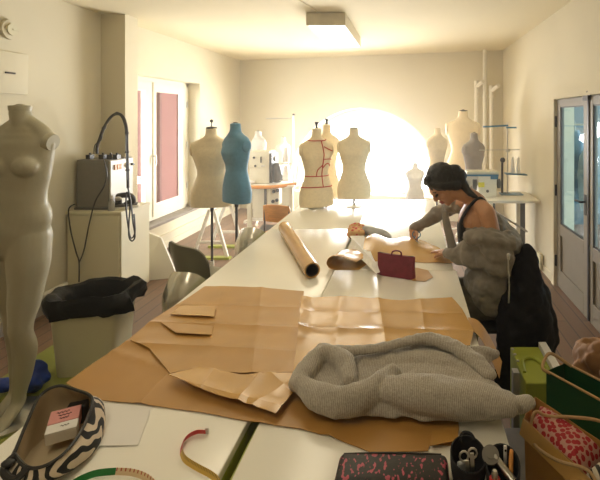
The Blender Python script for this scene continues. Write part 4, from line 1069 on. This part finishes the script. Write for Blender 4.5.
# ================================================================== RIGHT REAR STATION
rt = thing('sewing_table', 'narrow pale sewing table against the right wall', 'table', (1.2, 5.5, 0))
MB().box(.86, 1.57, 5.2, 5.85, .805, .84).build('top', 'white', rt, bevel=.004)
for x in (.92, 1.36):
    m = MB(); m.box(x, x+.05, 5.5, 5.55, .04, .804); m.box(x, x+.05, 5.25, 5.8, 0, .04); m.build('leg', 'white', rt, smooth=False)
m = MB(); m.bar((1.04, 5.22, .70), (1.42, 5.22, .46), .05, .02); m.build('knee_lever', 'steel', rt, smooth=False)
m = MB(); m.tube([(1.02, 5.22, .80), (1.02, 5.2, .72), (1.04, 5.21, .68)], .014); m.build('lever_joint', 'darkmetal', rt)
m = MB(); m.box(1.42, 1.50, 5.60, 5.66, .05, .80); m.build('shaded_leg', 'dgrey', rt, smooth=False)  # table leg in shadow, its shade put in as dark grey
d = 5.5
ov = thing('overlock_machine', 'white overlock machine with a blue top stripe on the right rear table', 'overlock machine', (xx(480, d), d, .84))
m = MB(); X0, X1 = xx(476, d), xx(496, d); m.prism([(X0+.02, 5.40), (X1-.01, 5.40), (X1, 5.62), (X0, 5.62)], .8415, 1.12); m.build('body', 'white', ov, bevel=.012)
m = MB(); m.box(xx(465, d), xx(478, d), 5.44, 5.60, .98, 1.125); m.box(xx(463, d), xx(470, d), 5.44, 5.56, .86, 1.05); m.build('needle_head', 'white', ov, bevel=.012)
m = MB(); m.box(xx(466, d), xx(497.5, d), 5.41, 5.60, 1.128, 1.165); m.build('top_cover', 'machine', ov, bevel=.008)
m = MB(); m.box(xx(466, d), xx(497, d), 5.396, 5.408, 1.105, 1.127); m.box(xx(489, d), xx(496.5, d), 5.388, 5.396, 1.07, 1.127); m.build('blue_stripe', 'bluep', ov, smooth=False)
m = MB(); m.box(xx(477, d), xx(483, d), 5.388, 5.397, .97, 1.03); m.build('caution_label', 'yellow', ov, smooth=False)
m = MB(); m.cyl((xx(486, d), 5.385, .92), (xx(486, d), 5.397, .92), .018); m.build('knob', 'dgrey', ov)
m = MB(); m.box(xx(472, d), xx(476, d), 5.42, 5.44, .93, 1.06); m.build('looper_cover', 'dgrey', ov)
m = MB(); m.cyl((xx(497.5, d), 5.5, 1.0), (xx(500, d), 5.5, 1.0), .06, n=20); m.build('handwheel', 'dgrey', ov)
d = 5.62
ts = thing('thread_stand', 'blue armed thread stand with two white cones at the right wall', 'thread stand', (xx(507.5, d), d, .84))
xp = xx(507.5, d)
m = MB(); m.tube([(xp, d, .842), (xp, d, zt(122.5, d))], .010, sm=0); m.build('pole', 'steel', ts)
m = MB(); m.bar((xx(483, d), d, zt(126.8, d)), (xx(508, d), d, zt(125.5, d)), .03, .022); m.bar((xx(506, d), d-.02, zt(127.6, d)), (xx(516, d), d-.02, zt(127.6, d)), .03, .02); m.build('blue_arm', 'bluep', ts)
m = MB(); m.bar((xx(479, d), d-.02, zt(150, d)), (xx(519, d), d-.02, zt(149.5, d)), .03, .008); m.cyl((xp, d-.02, zt(151.5, d)), (xp, d-.02, zt(149, d)), .03); m.build('thread_guide', 'lgrey_form', ts)
m = MB(); m.bar((xx(505, d), d, zt(173.5, d)), (xx(526, d), d, zt(174.5, d)), .14, .012); m.build('cone_shelf', 'bluep', ts)
m = MB(); m.bar((xx(500, d), d, .846), (xx(522, d), d, .846), .18, .008); m.build('stand_base', 'bluep', ts)
m = MB(); m.tube([(xx(503, d), d+.05, .845), (xx(503, d), d+.05, zt(163, d))], .015, sm=0); m.ell((xx(503.5, d), d+.05, zt(160.5, d)), (.035, .03, .035)); m.build('tension_post', 'darkmetal', ts)
cone(512.8, 173.3, d, .20, .026, 'paper', 'left of the two white thread cones on the blue shelf', 'thread cones')
cone(518.2, 173.5, d, .20, .026, 'paper', 'right of the two white thread cones on the blue shelf', 'thread cones')

# ================================================================== THE WOMAN
wm = thing('person', 'woman in black vest and slipped grey jacket cutting paper at the table', 'person', (.47, 2.72, 0))
HD = V((.215, 2.80, 1.405)); th = math.radians(47)
f_ = V((-math.cos(th)*.96, -.27*math.cos(th), -math.sin(th))).normalized(); s_ = V((-.27, .96, 0)).normalized(); s_ = (s_-f_*s_.dot(f_)).normalized(); u_ = s_.cross(f_)
if u_.z < 0: u_ = -u_
HM = Matrix((f_, s_, u_)).transposed()
def hp(f, s, u): return HD+HM@V((f, s, u))
b = MB()
b.ell(hp(-.012, 0, .028), (.098, .074, .098), HM); b.ell(hp(.022, 0, -.045), (.066, .060, .082), HM)
b.limb([hp(.03, 0, -.06), hp(.058, 0, -.098)], [(.045), (.026)])
b.limb([hp(.082, 0, .012), hp(.097, 0, -.012), hp(.101, 0, -.028)], [.010, .012, .013])
b.limb([hp(.078, -.035, .024), hp(.086, 0, .02), hp(.078, .035, .024)], [.012, .010, .012])
for s in (-1, 1): b.ell(hp(-.005, s*.074, -.012), (.018, .010, .030), HM); b.ell(hp(.058, s*.036, -.028), (.026, .022, .024), HM)
b.limb([hp(.078, -.016, -.066), hp(.084, 0, -.066), hp(.078, .016, -.066)], [.010, .012, .010])
# neck, trunk
b.limb([(.435, 2.80, 1.29), (.385, 2.80, 1.335), (.315, 2.80, 1.36), (.265, 2.80, 1.375)], [.066, .055, .052, .056])
SL, SR = V((.475, 2.635, 1.255)), V((.41, 2.975, 1.265))
b.limb([(.52, 2.73, .70), (.525, 2.74, .80), (.515, 2.76, .92), (.485, 2.78, 1.05), (.46, 2.79, 1.16), (.445, 2.80, 1.25), (.425, 2.80, 1.30)], [(.175, .12), (.17, .115), (.135, .095), (.145, .105), (.165, .105), (.15, .075), (.08, .055)], side=(.15, 1, 0), n=24)
b.limb([V((.43, 2.74, 1.295)), V((.455, 2.68, 1.28)), SL], [.045, .05, .055]); b.limb([V((.42, 2.86, 1.295)), V((.415, 2.92, 1.285)), SR], [.045, .05, .052])
for y in (2.72, 2.86): b.ell((.385, y, 1.11), (.054, .055, .055))
b.limb([(.40, 2.79, 1.27), (.375, 2.79, 1.19), (.38, 2.79, 1.11)], [(.09, .045), (.125, .060), (.13, .065)], side=(0, 1, 0), n=20)
EL, WL = V((.53, 2.55, 1.0)), V((.255, 2.76, .978)); ER, WR = V((.265, 3.20, 1.165)), V((.015, 3.255, .995))
b.limb([SL, SL.lerp(EL, .3), SL.lerp(EL, .7), EL, EL.lerp(WL, .3), EL.lerp(WL, .7), WL], [.054, .050, .042, .039, .041, .032, .025])
b.limb([SR, SR.lerp(ER, .35), ER, ER.lerp(WR, .35), WR], [.052, .046, .038, .038, .025])
def hand(w, d, nrm, thumb, curl, L=.175, spread=1.0):
    d = V(d).normalized(); nrm = V(nrm); nrm = (nrm-d*nrm.dot(d)).normalized(); lat = d.cross(nrm)
    b.limb([w, w+d*.03, w+d*.085], [(.024, .018), (.036, .016), (.038, .013)], side=lat, n=14)
    for k, (o, ln) in enumerate(((-.028, .066), (-.0095, .078), (.0095, .074), (.027, .058))):
        p = w+d*.078+lat*o; pts = [p]; c = 0
        for j, fr in enumerate((.45, .32, .23)):
            c += curl[k][j] if isinstance(curl[0], (list, tuple)) else curl[j]
            p = p+(d*math.cos(c)+nrm*math.sin(c))*(ln*fr*1.05)+lat*(o*.10*spread); pts.append(p)
        b.limb(pts, [.0095, .009, .0082, .0068], n=10)
    p = w+d*.022+lat*(-.026*thumb); q = [p, p+d*.028-lat*.022*thumb+nrm*.008, p+d*.055-lat*.026*thumb+nrm*.022, p+d*.074-lat*.018*thumb+nrm*.034]
    b.limb(q, [.014, .012, .0098, .0078], n=10)
hand(WR, (.18, -.45, -.62), (-.25, -.55, -.2), 1, ((.5, .5, .4), (.7, .7, .5), (.8, .8, .6), (.9, .9, .6)))
hand(WL, (-.60, .72, -.10), (0, 0, -1), -1, (.10, .10, .05))
# legs
for y, k in ((2.66, 0), (2.84, 1)):
    b.limb([(.50, 2.70+.1*k, .70), (.30, y, .69), (.08, y, .675), (.06, y, .62), (.10, y, .45), (.17, y, .27)], [.098, .085, .062, .058, .056, .04])
    b.limb([(.18, y, .262), (.13, y, .248), (.02, y, .245)], [(.036, .032), (.04, .03), (.036, .02)], side=(0, 1, 0))
body = b.build('body', 'skin', wm, voxel=.0052, sm=3)
m = MB(); m.limb([hp(.082, -.022, -.062), hp(.092, 0, -.060), hp(.082, .022, -.062)], [.005, .007, .005]); m.limb([hp(.080, -.020, -.072), hp(.090, 0, -.073), hp(.080, .020, -.072)], [.006, .008, .006]); m.build('lips', 'lips', wm, sm=0)
for s in (-1, 1):
    m = MB(); m.ell(hp(.074, s*.032, .002), (.010, .013, .006), HM); m.build('eye', 'hair', wm)
    m = MB(); m.limb([hp(.078, s*.018, .026), hp(.082, s*.034, .031), hp(.072, s*.052, .025)], [.003, .0042, .003]); m.build('eyebrow', 'hair', wm)
    m = MB(); m.limb([hp(.085, s*.018, .000), hp(.088, s*.032, -.004), hp(.079, s*.048, .001)], [.003, .004, .003]); m.build('eyelash', 'hair', wm)
# hair
h = MB()
h.ell(hp(-.026, 0, .046), (.106, .090, .100), HM); h.ell(hp(-.065, 0, .0), (.066, .080, .088), HM)
for s in (-1, 1): h.limb([hp(.055, s*.045, .082), hp(.030, s*.074, .050), hp(-.005, s*.082, .008), hp(-.05, s*.070, -.045), hp(-.085, s*.03, -.07)], [.022, .024, .028, .032, .03])
h.ell(hp(.05, -.03, .122), (.022, .024, .020), HM)
h.ell(V((.29, 2.80, 1.495)), (.052, .058, .048)); h.ell(V((.325, 2.79, 1.47)), (.045, .05, .045))
h.limb([(.33, 2.78, 1.45), (.355, 2.76, 1.40), (.385, 2.735, 1.365), (.42, 2.715, 1.345)], [.032, .026, .020, .012])
h.build('hair', 'hair', wm, voxel=.006, sm=2, disp=(.012, .03))
# vest: fitted over the trunk with two straps
v = MB()
v.limb([(.52, 2.73, .78), (.515, 2.76, .92), (.483, 2.78, 1.05), (.455, 2.79, 1.10)], [(.168, .115), (.141, .101), (.152, .113), (.165, .114)], side=(.15, 1, 0), n=24)
for y in (2.72, 2.86): v.ell((.378, y, 1.11), (.060, .062, .060))
v.limb([(.372, 2.79, 1.135), (.38, 2.79, 1.05)], [(.134, .068), (.14, .07)], side=(0, 1, 0), n=20)
v.limb([(.315, 2.70, 1.10), (.318, 2.695, 1.19), (.362, 2.695, 1.275), (.425, 2.705, 1.335), (.465, 2.71, 1.325), (.53, 2.74, 1.22), (.56, 2.76, 1.12)], [(.035, .014), (.02, .012), (.014, .011), (.013, .011), (.013, .011), (.014, .012), (.016, .012)], n=10)
v.limb([(.33, 2.87, 1.14), (.38, 2.885, 1.27), (.415, 2.89, 1.345), (.46, 2.89, 1.325), (.53, 2.86, 1.22)], [.014, .012, .012, .012, .012], n=10)
v.build('vest', 'tank', wm, voxel=.006, sm=3)
# jacket slipped to the elbows
j = MB()
j.limb([(.50, 2.73, .77), (.505, 2.73, .82), (.515, 2.74, .90), (.51, 2.76, 1.02), (.50, 2.77, 1.10)], [(.225, .16), (.235, .165), (.225, .15), (.21, .15), (.17, .145)], side=(.1, 1, 0), n=28)
j.limb([(.36, 2.62, 1.12), (.44, 2.54, 1.135), (.55, 2.54, 1.115), (.625, 2.62, 1.09), (.64, 2.78, 1.10), (.58, 2.93, 1.13)], [(.05, .038), (.062, .045), (.065, .045), (.06, .04), (.05, .04), (.04, .03)], n=16)
j.limb([(.36, 2.66, 1.155), (.46, 2.575, 1.165), (.56, 2.575, 1.15), (.62, 2.66, 1.13)], [.018, .022, .022, .018], n=12)
j.limb([(.48, 2.545, 1.10), (.54, 2.53, 1.00), (.50, 2.555, .985), (.38, 2.64, .99), (.30, 2.71, .985), (.245, 2.755, .978)], [.075, .083, .076, .066, .055, .040], n=18)
j.limb([(.61, 2.60, 1.08), (.66, 2.64, .98), (.64, 2.68, .85)], [.05, .06, .05])
j.limb([SR+V((.03, .02, -.05)), SR.lerp(ER, .5), ER, ER.lerp(WR, .5), ER.lerp(WR, .93)], [.062, .06, .056, .05, .040], n=18)
j.limb([(.46, 2.60, 1.08), (.37, 2.66, 1.04), (.30, 2.72, .99)], [.06, .06, .05])
j.build('jacket', 'jacket', wm, voxel=.007, sm=3, disp=(.045, .075))
l_ = MB(); l_.limb([(.226, 2.80, 1.235), (.234, 2.77, 1.17), (.25, 2.74, 1.10), (.275, 2.715, 1.0)], [(.022, .007), (.026, .008), (.028, .009), (.034, .012)], side=(1, -.35, 0), n=14)
l_.build('jacket_lapel', 'jacket', wm, voxel=.004, sm=1)
t_ = MB()
t_.limb([(.52, 2.73, .745), (.52, 2.73, .78), (.52, 2.74, .84)], [(.20, .15), (.195, .14), (.185, .125)], side=(.1, 1, 0), n=24)
for y, k in ((2.66, 0), (2.84, 1)): t_.limb([(.50, 2.69+.1*k, .705), (.30, y, .69), (.08, y, .675), (.055, y, .62), (.10, y, .45), (.165, y, .30)], [.116, .098, .076, .072, .068, .06])
t_.build('trousers', 'trous', wm, voxel=.009, sm=3, disp=(.02, .06))
for y in (2.66, 2.84):
    m = MB(); m.limb([(.20, y, .262), (.13, y, .250), (.0, y, .242)], [(.045, .042), (.048, .040), (.044, .03)], side=(0, 1, 0)); m.limb([(.18, y, .26), (.175, y, .30)], [.048, .046]); m.build('shoe', 'black', wm)
# scissors in the right hand
r = thing('scissors', 'dark handled scissors held in the right hand of the woman', 'scissors', (.05, 3.12, .93))
g = WR+V((.03, -.085, -.05))
for k, (a, c) in enumerate(((V((-.02, -.14, -.035)), V((-.012, .035, .03))), (V((.035, -.135, -.02)), V((.018, .03, .03))))):
    m = MB(); m.bar(g+a*.1, g+a, .012, .003); m.build('blade', 'steel', r)
    m = MB(); cc = g+c; m.tube([cc+V((.015*math.cos(q*PI/5), .010*math.sin(q*PI/5), .018*math.sin(q*PI/5))) for q in range(11)], .004, n=6, sm=0); m.bar(g, cc+V((0, -.012, -.016)), .010, .005); m.build('handle', 'bluep', r)
# chair with the coat
ch = thing('high_work_chair', 'dark high work chair under the woman, coat on its back', 'chair', (.54, 2.74, 0))
m = MB(); m.box(.36, .70, 2.56, 2.92, .555, .585); m.build('seat', 'black', ch, bevel=.01)
for x in (.40, .68):
    for y in (2.58, 2.90):
        m = MB(); m.tube([(x, y, .556), (x+(.03 if x > .5 else -.03), y+(.03 if y > 2.7 else -.03), .0)], .013, sm=0); m.build('leg', 'steel', ch)
m = MB(); m.box(.705, .72, 2.58, 2.90, .80, 1.0); m.build('backrest', 'black', ch, bevel=.006)
m = MB(); m.tube([(.69, 2.74, .57), (.735, 2.74, .72), (.73, 2.74, .95)], .014); m.build('back_support', 'steel', ch)
m = MB(); m.tube([(.38, 2.56, .22), (.72, 2.56, .22), (.72, 2.92, .22), (.38, 2.92, .22), (.38, 2.56, .22)], .010, sm=0); m.build('footrest', 'steel', ch)
ct = thing('coat', 'black coat hanging over the chair back behind the woman', 'coat', (.70, 2.6, .28))
b = MB()
b.limb([(.70, 2.60, 1.02), (.675, 2.56, .90), (.675, 2.54, .78), (.69, 2.52, .62), (.685, 2.52, .46), (.64, 2.54, .34)], [(.06, .09), (.10, .12), (.13, .12), (.155, .12), (.145, .11), (.08, .09)], side=(1, .2, 0), n=22)
b.limb([(.75, 2.58, .88), (.80, 2.56, .72), (.815, 2.55, .55), (.80, 2.55, .42)], [.05, .055, .06, .05])
b.limb([(.58, 2.52, .78), (.57, 2.52, .60), (.56, 2.52, .40), (.55, 2.53, .22)], [.06, .06, .06, .05])
b.build('cloth', 'coat', ct, voxel=.011, sm=3, disp=(.05, .08))
m = MB(); m.tube(pth([(508, 258), (508.5, 272), (509, 288), (508.5, 303)], 2.385), .0045, n=6); m.build('zip', 'steel', ct)
m = MB(); m.limb(pth([(508.5, 255), (508.5, 259)], 2.39), [.010, .008]); m.build('zip_slider', 'steel', ct)

# ================================================================== NEAR RIGHT: BENCH, BAGS
bench = thing('low_bench', 'low dark bench under the shopping bags at the right', 'bench', (.72, 1.55, 0))
MB().box(.36, 1.08, 1.08, 1.98, .39, .42).build('top', 'stone', bench, bevel=.004)
for x in (.40, 1.0):
    for y in (1.12, 1.90): MB().box(x, x+.04, y, y+.04, 0, .39).build('leg', 'stone', bench, smooth=False)
# lime pedestal with white edge
pd = thing('pedestal', 'lime green pedestal with a pale right edge beside the coat', 'pedestal', (.64, 2.2, 0))
m = MB(); m.box(.545, .70, 2.02, 2.34, .0, .60); m.build('carcass', 'lime', pd, bevel=.006, smooth=False)
m = MB(); m.slab([(.705, 2.02, .57), (.745, 2.02, .57), (.745, 2.36, .57), (.705, 2.36, .57)], (0, 0, 1), .045); m.build('side_rail', 'paper', pd, smooth=False)
m = MB(); m.box(.505, .535, 2.10, 2.14, .0, .60); m.build('upright', 'greyf', pd, smooth=False)
m = MB(); m.tube([(.56, 2.10, .603), (.58, 2.20, .606), (.63, 2.22, .608), (.67, 2.16, .606), (.675, 2.08, .603)], .008, n=8); m.build('grip', 'lime', pd)
m = MB()
for y in (2.2, 2.26, 2.31): m.ell((.552, y, .603), (.008, .008, .005))
m.build('screw', 'steel', pd)
# kraft shopping bag
A, Bc, Cc, Dc = V((.418, 1.572, .75)), V((.492, 1.69, .75)), V((.575, 1.255, .75)), V((.725, 1.35, .75))
Lw = [V((p.x*.97+.02, p.y, .424)) for p in (A, Bc, Dc, Cc)]
kb = thing('shopping_bag', 'open kraft paper shopping bag with red fabric inside at the near right', 'bag', (.55, 1.45, .42))
def wallquad(p, q, pl, ql, nseg=10, seed=0):
    rows = []
    for jx in range(7):
        t = jx/6; row = []
        for i in range(nseg+1):
            e = i/nseg; x = pl.lerp(ql, e).lerp(p.lerp(q, e), t); nn = (q-p).cross(V((0, 0, 1))).normalized()
            row.append(x+nn*(.010*nz(e*3, t*3, 1, seed)*min(1, 4*e)*min(1, 4*(1-e))))
        rows.append(row)
    mm = MB(); mm.skin(rows, closed=False); return mm
wallquad(A, Cc, Lw[0], Lw[3], seed=1).build('front_panel', 'kraft', kb, solid=.0016)
wallquad(Bc, Dc, Lw[1], Lw[2], seed=2).build('back_panel', 'kraft', kb, solid=.0016)
wallquad(A, Bc, Lw[0], Lw[1], 6, 3).build('side_panel', 'kraft', kb, solid=.0016); wallquad(Cc, Dc, Lw[3], Lw[2], 6, 4).build('side_panel', 'kraft', kb, solid=.0016)
m = MB(); m.prism([(p.x, p.y) for p in Lw], .4215, .424); m.build('bottom', 'kraft', kb)
m = MB(); fo = V((-.02, -.012, -.05)); m.slab([A+V((-.004, -.002, 0)), Cc+V((-.004, -.002, 0)), Cc+fo, A+fo], (-.9, -.4, .2), .0016); m.build('folded_rim', 'kraftl', kb)
m = MB(); m.tube([A.lerp(Cc, .10)+V((0, 0, -.01)), A.lerp(Cc, .10)+V((.02, .02, .03)), V((.50, 1.56, .765)), V((.58, 1.54, .775)), V((.66, 1.50, .790)), V((.74, 1.44, .785)), V((.72, 1.37, .74))], .0055, n=8); m.build('handle', 'rope', kb)
m = MB(); m.tube([A.lerp(Cc, .16)+V((-.006, -.004, -.05)), V((.435, 1.44, .735)), V((.47, 1.36, .762)), V((.54, 1.31, .775)), A.lerp(Cc, .9)+V((0, -.01, -.0))], .0055, n=8); m.build('front_handle', 'rope', kb)
# fabrics inside
pf = [A.lerp(Cc, .04), A.lerp(Cc, .70), Bc.lerp(Dc, .72), Bc.lerp(Dc, .04)]
pf = [V((p.x, p.y)) for p in pf]; cf = sum(pf, V((0, 0)))/4; pf = [cf+(p-cf)*.955 for p in pf]
def hfab(x, y, d): return .705+.055*math.sqrt(min(1, d/.03))+.014*nz(x, y, 13, 7)
m = sheet(pf, .012, hfab); tag(m.build('red_fabric', 'redfab', solid=.004), 'red fabric with round dots folded inside the kraft bag', 'fabric', 'fabrics in the kraft bag')
pf2 = [A.lerp(Cc, .72), A.lerp(Cc, .99), Bc.lerp(Dc, .99), Bc.lerp(Dc, .74)]; pf2 = [V((p.x, p.y)) for p in pf2]; cf = sum(pf2, V((0, 0)))/4; pf2 = [cf+(p-cf)*.9 for p in pf2]
m = sheet(pf2, .012, lambda x, y, d: .705+.06*math.sqrt(min(1, d/.03))); tag(m.build('striped_fabric', 'stripefab', solid=.004), 'black and cream striped fabric beside the red one in the kraft bag', 'fabric', 'fabrics in the kraft bag')
# dark green bag behind
gb = thing('shopping_bag', 'dark green bag standing behind the kraft shopping bag', 'bag', (.72, 1.7, .42))
g0, g1, g2, g3 = V((.588, 1.852, .755)), V((.80, 1.575, .755)), V((.90, 1.64, .755)), V((.688, 1.915, .755))
low = [V((p.x, p.y, .424)) for p in (g0, g1, g2, g3)]
wallquad(g0, g1, low[0], low[1], seed=11).build('front_panel', 'green', gb, solid=.002); wallquad(g3, g2, low[3], low[2], seed=12).build('back_panel', 'green', gb, solid=.002)
wallquad(g0, g3, low[0], low[3], 5, 13).build('side_panel', 'green', gb, solid=.002); wallquad(g1, g2, low[1], low[2], 5, 14).build('side_panel', 'green', gb, solid=.002)
m = MB(); m.prism([(p.x, p.y) for p in low], .4215, .424); m.build('bottom', 'green', gb)
m = MB(); m.tube([g0+V((0, 0, .002)), g1+V((0, 0, .002))], .005, n=6, sm=0); m.tube([g3+V((0, 0, .002)), g2+V((0, 0, .002))], .005, n=6, sm=0); m.build('pale_rim', 'rope', gb)
m = MB(); m.tube([g0.lerp(g1, .05), g0.lerp(g1, .0)+V((-.02, -.01, .02)), V((.60, 1.89, .80)), V((.64, 1.92, .79)), g3.lerp(g2, .1)], .007, n=8); m.build('handle', 'rope', gb)
# brown paper heap on the floor
m = MB(); random.seed(3)
for i in range(11): m.ell((1.20+.28*random.random(), 2.60+.35*random.random(), .08+.22*random.random()), (.12, .12, .10))
m.limb([(1.25, 2.80, .12), (1.12, 2.82, .17), (1.03, 2.86, .16)], [.07, .06, .045])
tag(m.build('paper_bag', 'bagpaper', voxel=.016, sm=1, disp=(.14, .11)), 'crumpled brown paper bag on the floor by the door', 'bag')

# ================================================================== CAMERA AND LIGHT
cam = bpy.data.cameras.new('camera'); co = bpy.data.objects.new('camera', cam); COL.objects.link(co)
co.location = (0, 0, H); co.rotation_euler = (PI/2, 0, 0)
cam.sensor_width = 36; cam.sensor_fit = 'HORIZONTAL'; cam.lens = 36*F/600; cam.shift_x = (300-CX)/600; cam.shift_y = (CY-240)/600; cam.clip_start = .02
SC.camera = co
w = bpy.data.worlds.new('sky'); SC.world = w; w.use_nodes = True
bg = w.node_tree.nodes['Background']; bg.inputs['Color'].default_value = (1, .99, .96, 1); bg.inputs['Strength'].default_value = 3.6
def area(name, loc, direction, sx, sy, power, col=(1, .95, .86), spread=PI):
    l = bpy.data.lights.new(name, 'AREA'); l.shape = 'RECTANGLE'; l.size = sx; l.size_y = sy; l.energy = power; l.color = col; l.spread = spread
    o = bpy.data.objects.new(name, l); COL.objects.link(o); o.location = loc; o.rotation_euler = V(direction).to_track_quat('-Z', 'Y').to_euler(); return o
c = bw(UC, ZC+.62, .75)
area('daylight_arched_window', c, -NB+V((0, 0, -.10)), 3.1, 1.7, 560, (1, .985, .95))
area('daylight_left_window', (-4.5, 5.4, 1.9), (1, .30, -.12), 1.2, 1.8, 75, (1, .99, .96))
SC.view_settings.view_transform = 'Standard'; SC.view_settings.look = 'None'; SC.view_settings.gamma = 1; SC.view_settings.use_curve_mapping = False
SC.view_settings.exposure = 0.32
SC.cycles.max_bounces = 10; SC.cycles.diffuse_bounces = 6; SC.cycles.glossy_bounces = 3; SC.cycles.transparent_max_bounces = 12; SC.cycles.transmission_bounces = 4
SC.cycles.caustics_reflective = False; SC.cycles.caustics_refractive = False
SC.cycles.sample_clamp_indirect = 6

# sunlit haze, thicker towards the arched window
m, nt, b_ = newmat('haze'); nt.nodes.remove(b_)
N = nt.nodes.new; L = nt.links.new
vs_ = N('ShaderNodeVolumeScatter'); vs_.inputs['Anisotropy'].default_value = .55; vs_.inputs['Color'].default_value = (1, .98, .92, 1)
tc = N('ShaderNodeTexCoord'); sx = N('ShaderNodeSeparateXYZ'); mr = N('ShaderNodeMapRange')
L(tc.outputs['Object'], sx.inputs[0]); L(sx.outputs['Y'], mr.inputs['Value'])
oy = (-1.9+8.95)/2
mr.inputs['From Min'].default_value = 1.6-oy; mr.inputs['From Max'].default_value = 7.5-oy; mr.inputs['To Min'].default_value = .003; mr.inputs['To Max'].default_value = .030
L(mr.outputs['Result'], vs_.inputs['Density'])
L(vs_.outputs[0], nt.nodes['Material Output'].inputs['Volume'])
hz = MB().box(-3.60, 1.70, -1.9, 8.95, -.05, 3.05).build('haze', m, smooth=False)
hz['kind'] = 'structure'
SC.cycles.volume_step_rate = 2.0; SC.cycles.volume_bounces = 1

# pieces of parts hang under their part
NEST = {'coat': {'zip_slider': 'zip', 'zip': 'cloth'}, 'bag': {'zip': 'body', 'handle': 'body'}, 'pencil_case': {'zip': 'case'}, 'pouch': {'zip': 'shell', 'zip_pull_loop': 'shell'},
        'cardigan': {'ribbed_band': 'body', 'sleeve_cuff': 'body'}, 'soap_box': {'lettering': 'sleeve'}, 'measuring_tape': {'metal_tip': 'red_end'},
        'overlock_machine': {'caution_label': 'body', 'blue_stripe': 'top_cover', 'knob': 'body'}, 'steam_hose': {'hose_clip': 'hose'}, 'pedestal': {'screw': 'carcass', 'grip': 'carcass'},
        'person': {'lips': 'body', 'eye': 'body', 'eyebrow': 'body', 'eyelash': 'body', 'jacket_lapel': 'jacket'}, 'garment_bag': {'hook': 'bag'}, 'shopping_bag': {'folded_rim': 'front_panel'},
        'wall_hatch': {'latch': 'panel'}, 'thermostat': {'dial': 'body'}, 'glue_stick': {'neck': 'tube'}, 'spray_bottle': {'cap': 'body'}, 'sewing_table': {'lever_joint': 'knee_lever'}, 'thread_stand': {'cap': 'pole'}, 'iron': {'steam_valve': 'handle'}}
base = lambda o: o.name.split('.')[0]
for o in list(COL.objects):
    if o.parent is None and base(o) in NEST:
        kids = list(o.children); by = {}
        for k in kids: by.setdefault(base(k), k)
        for k in kids:
            p = NEST[base(o)].get(base(k))
            if p in by and base(k) != p and not (base(o) == 'coat' and base(k) == 'zip'): k.parent = by[p]
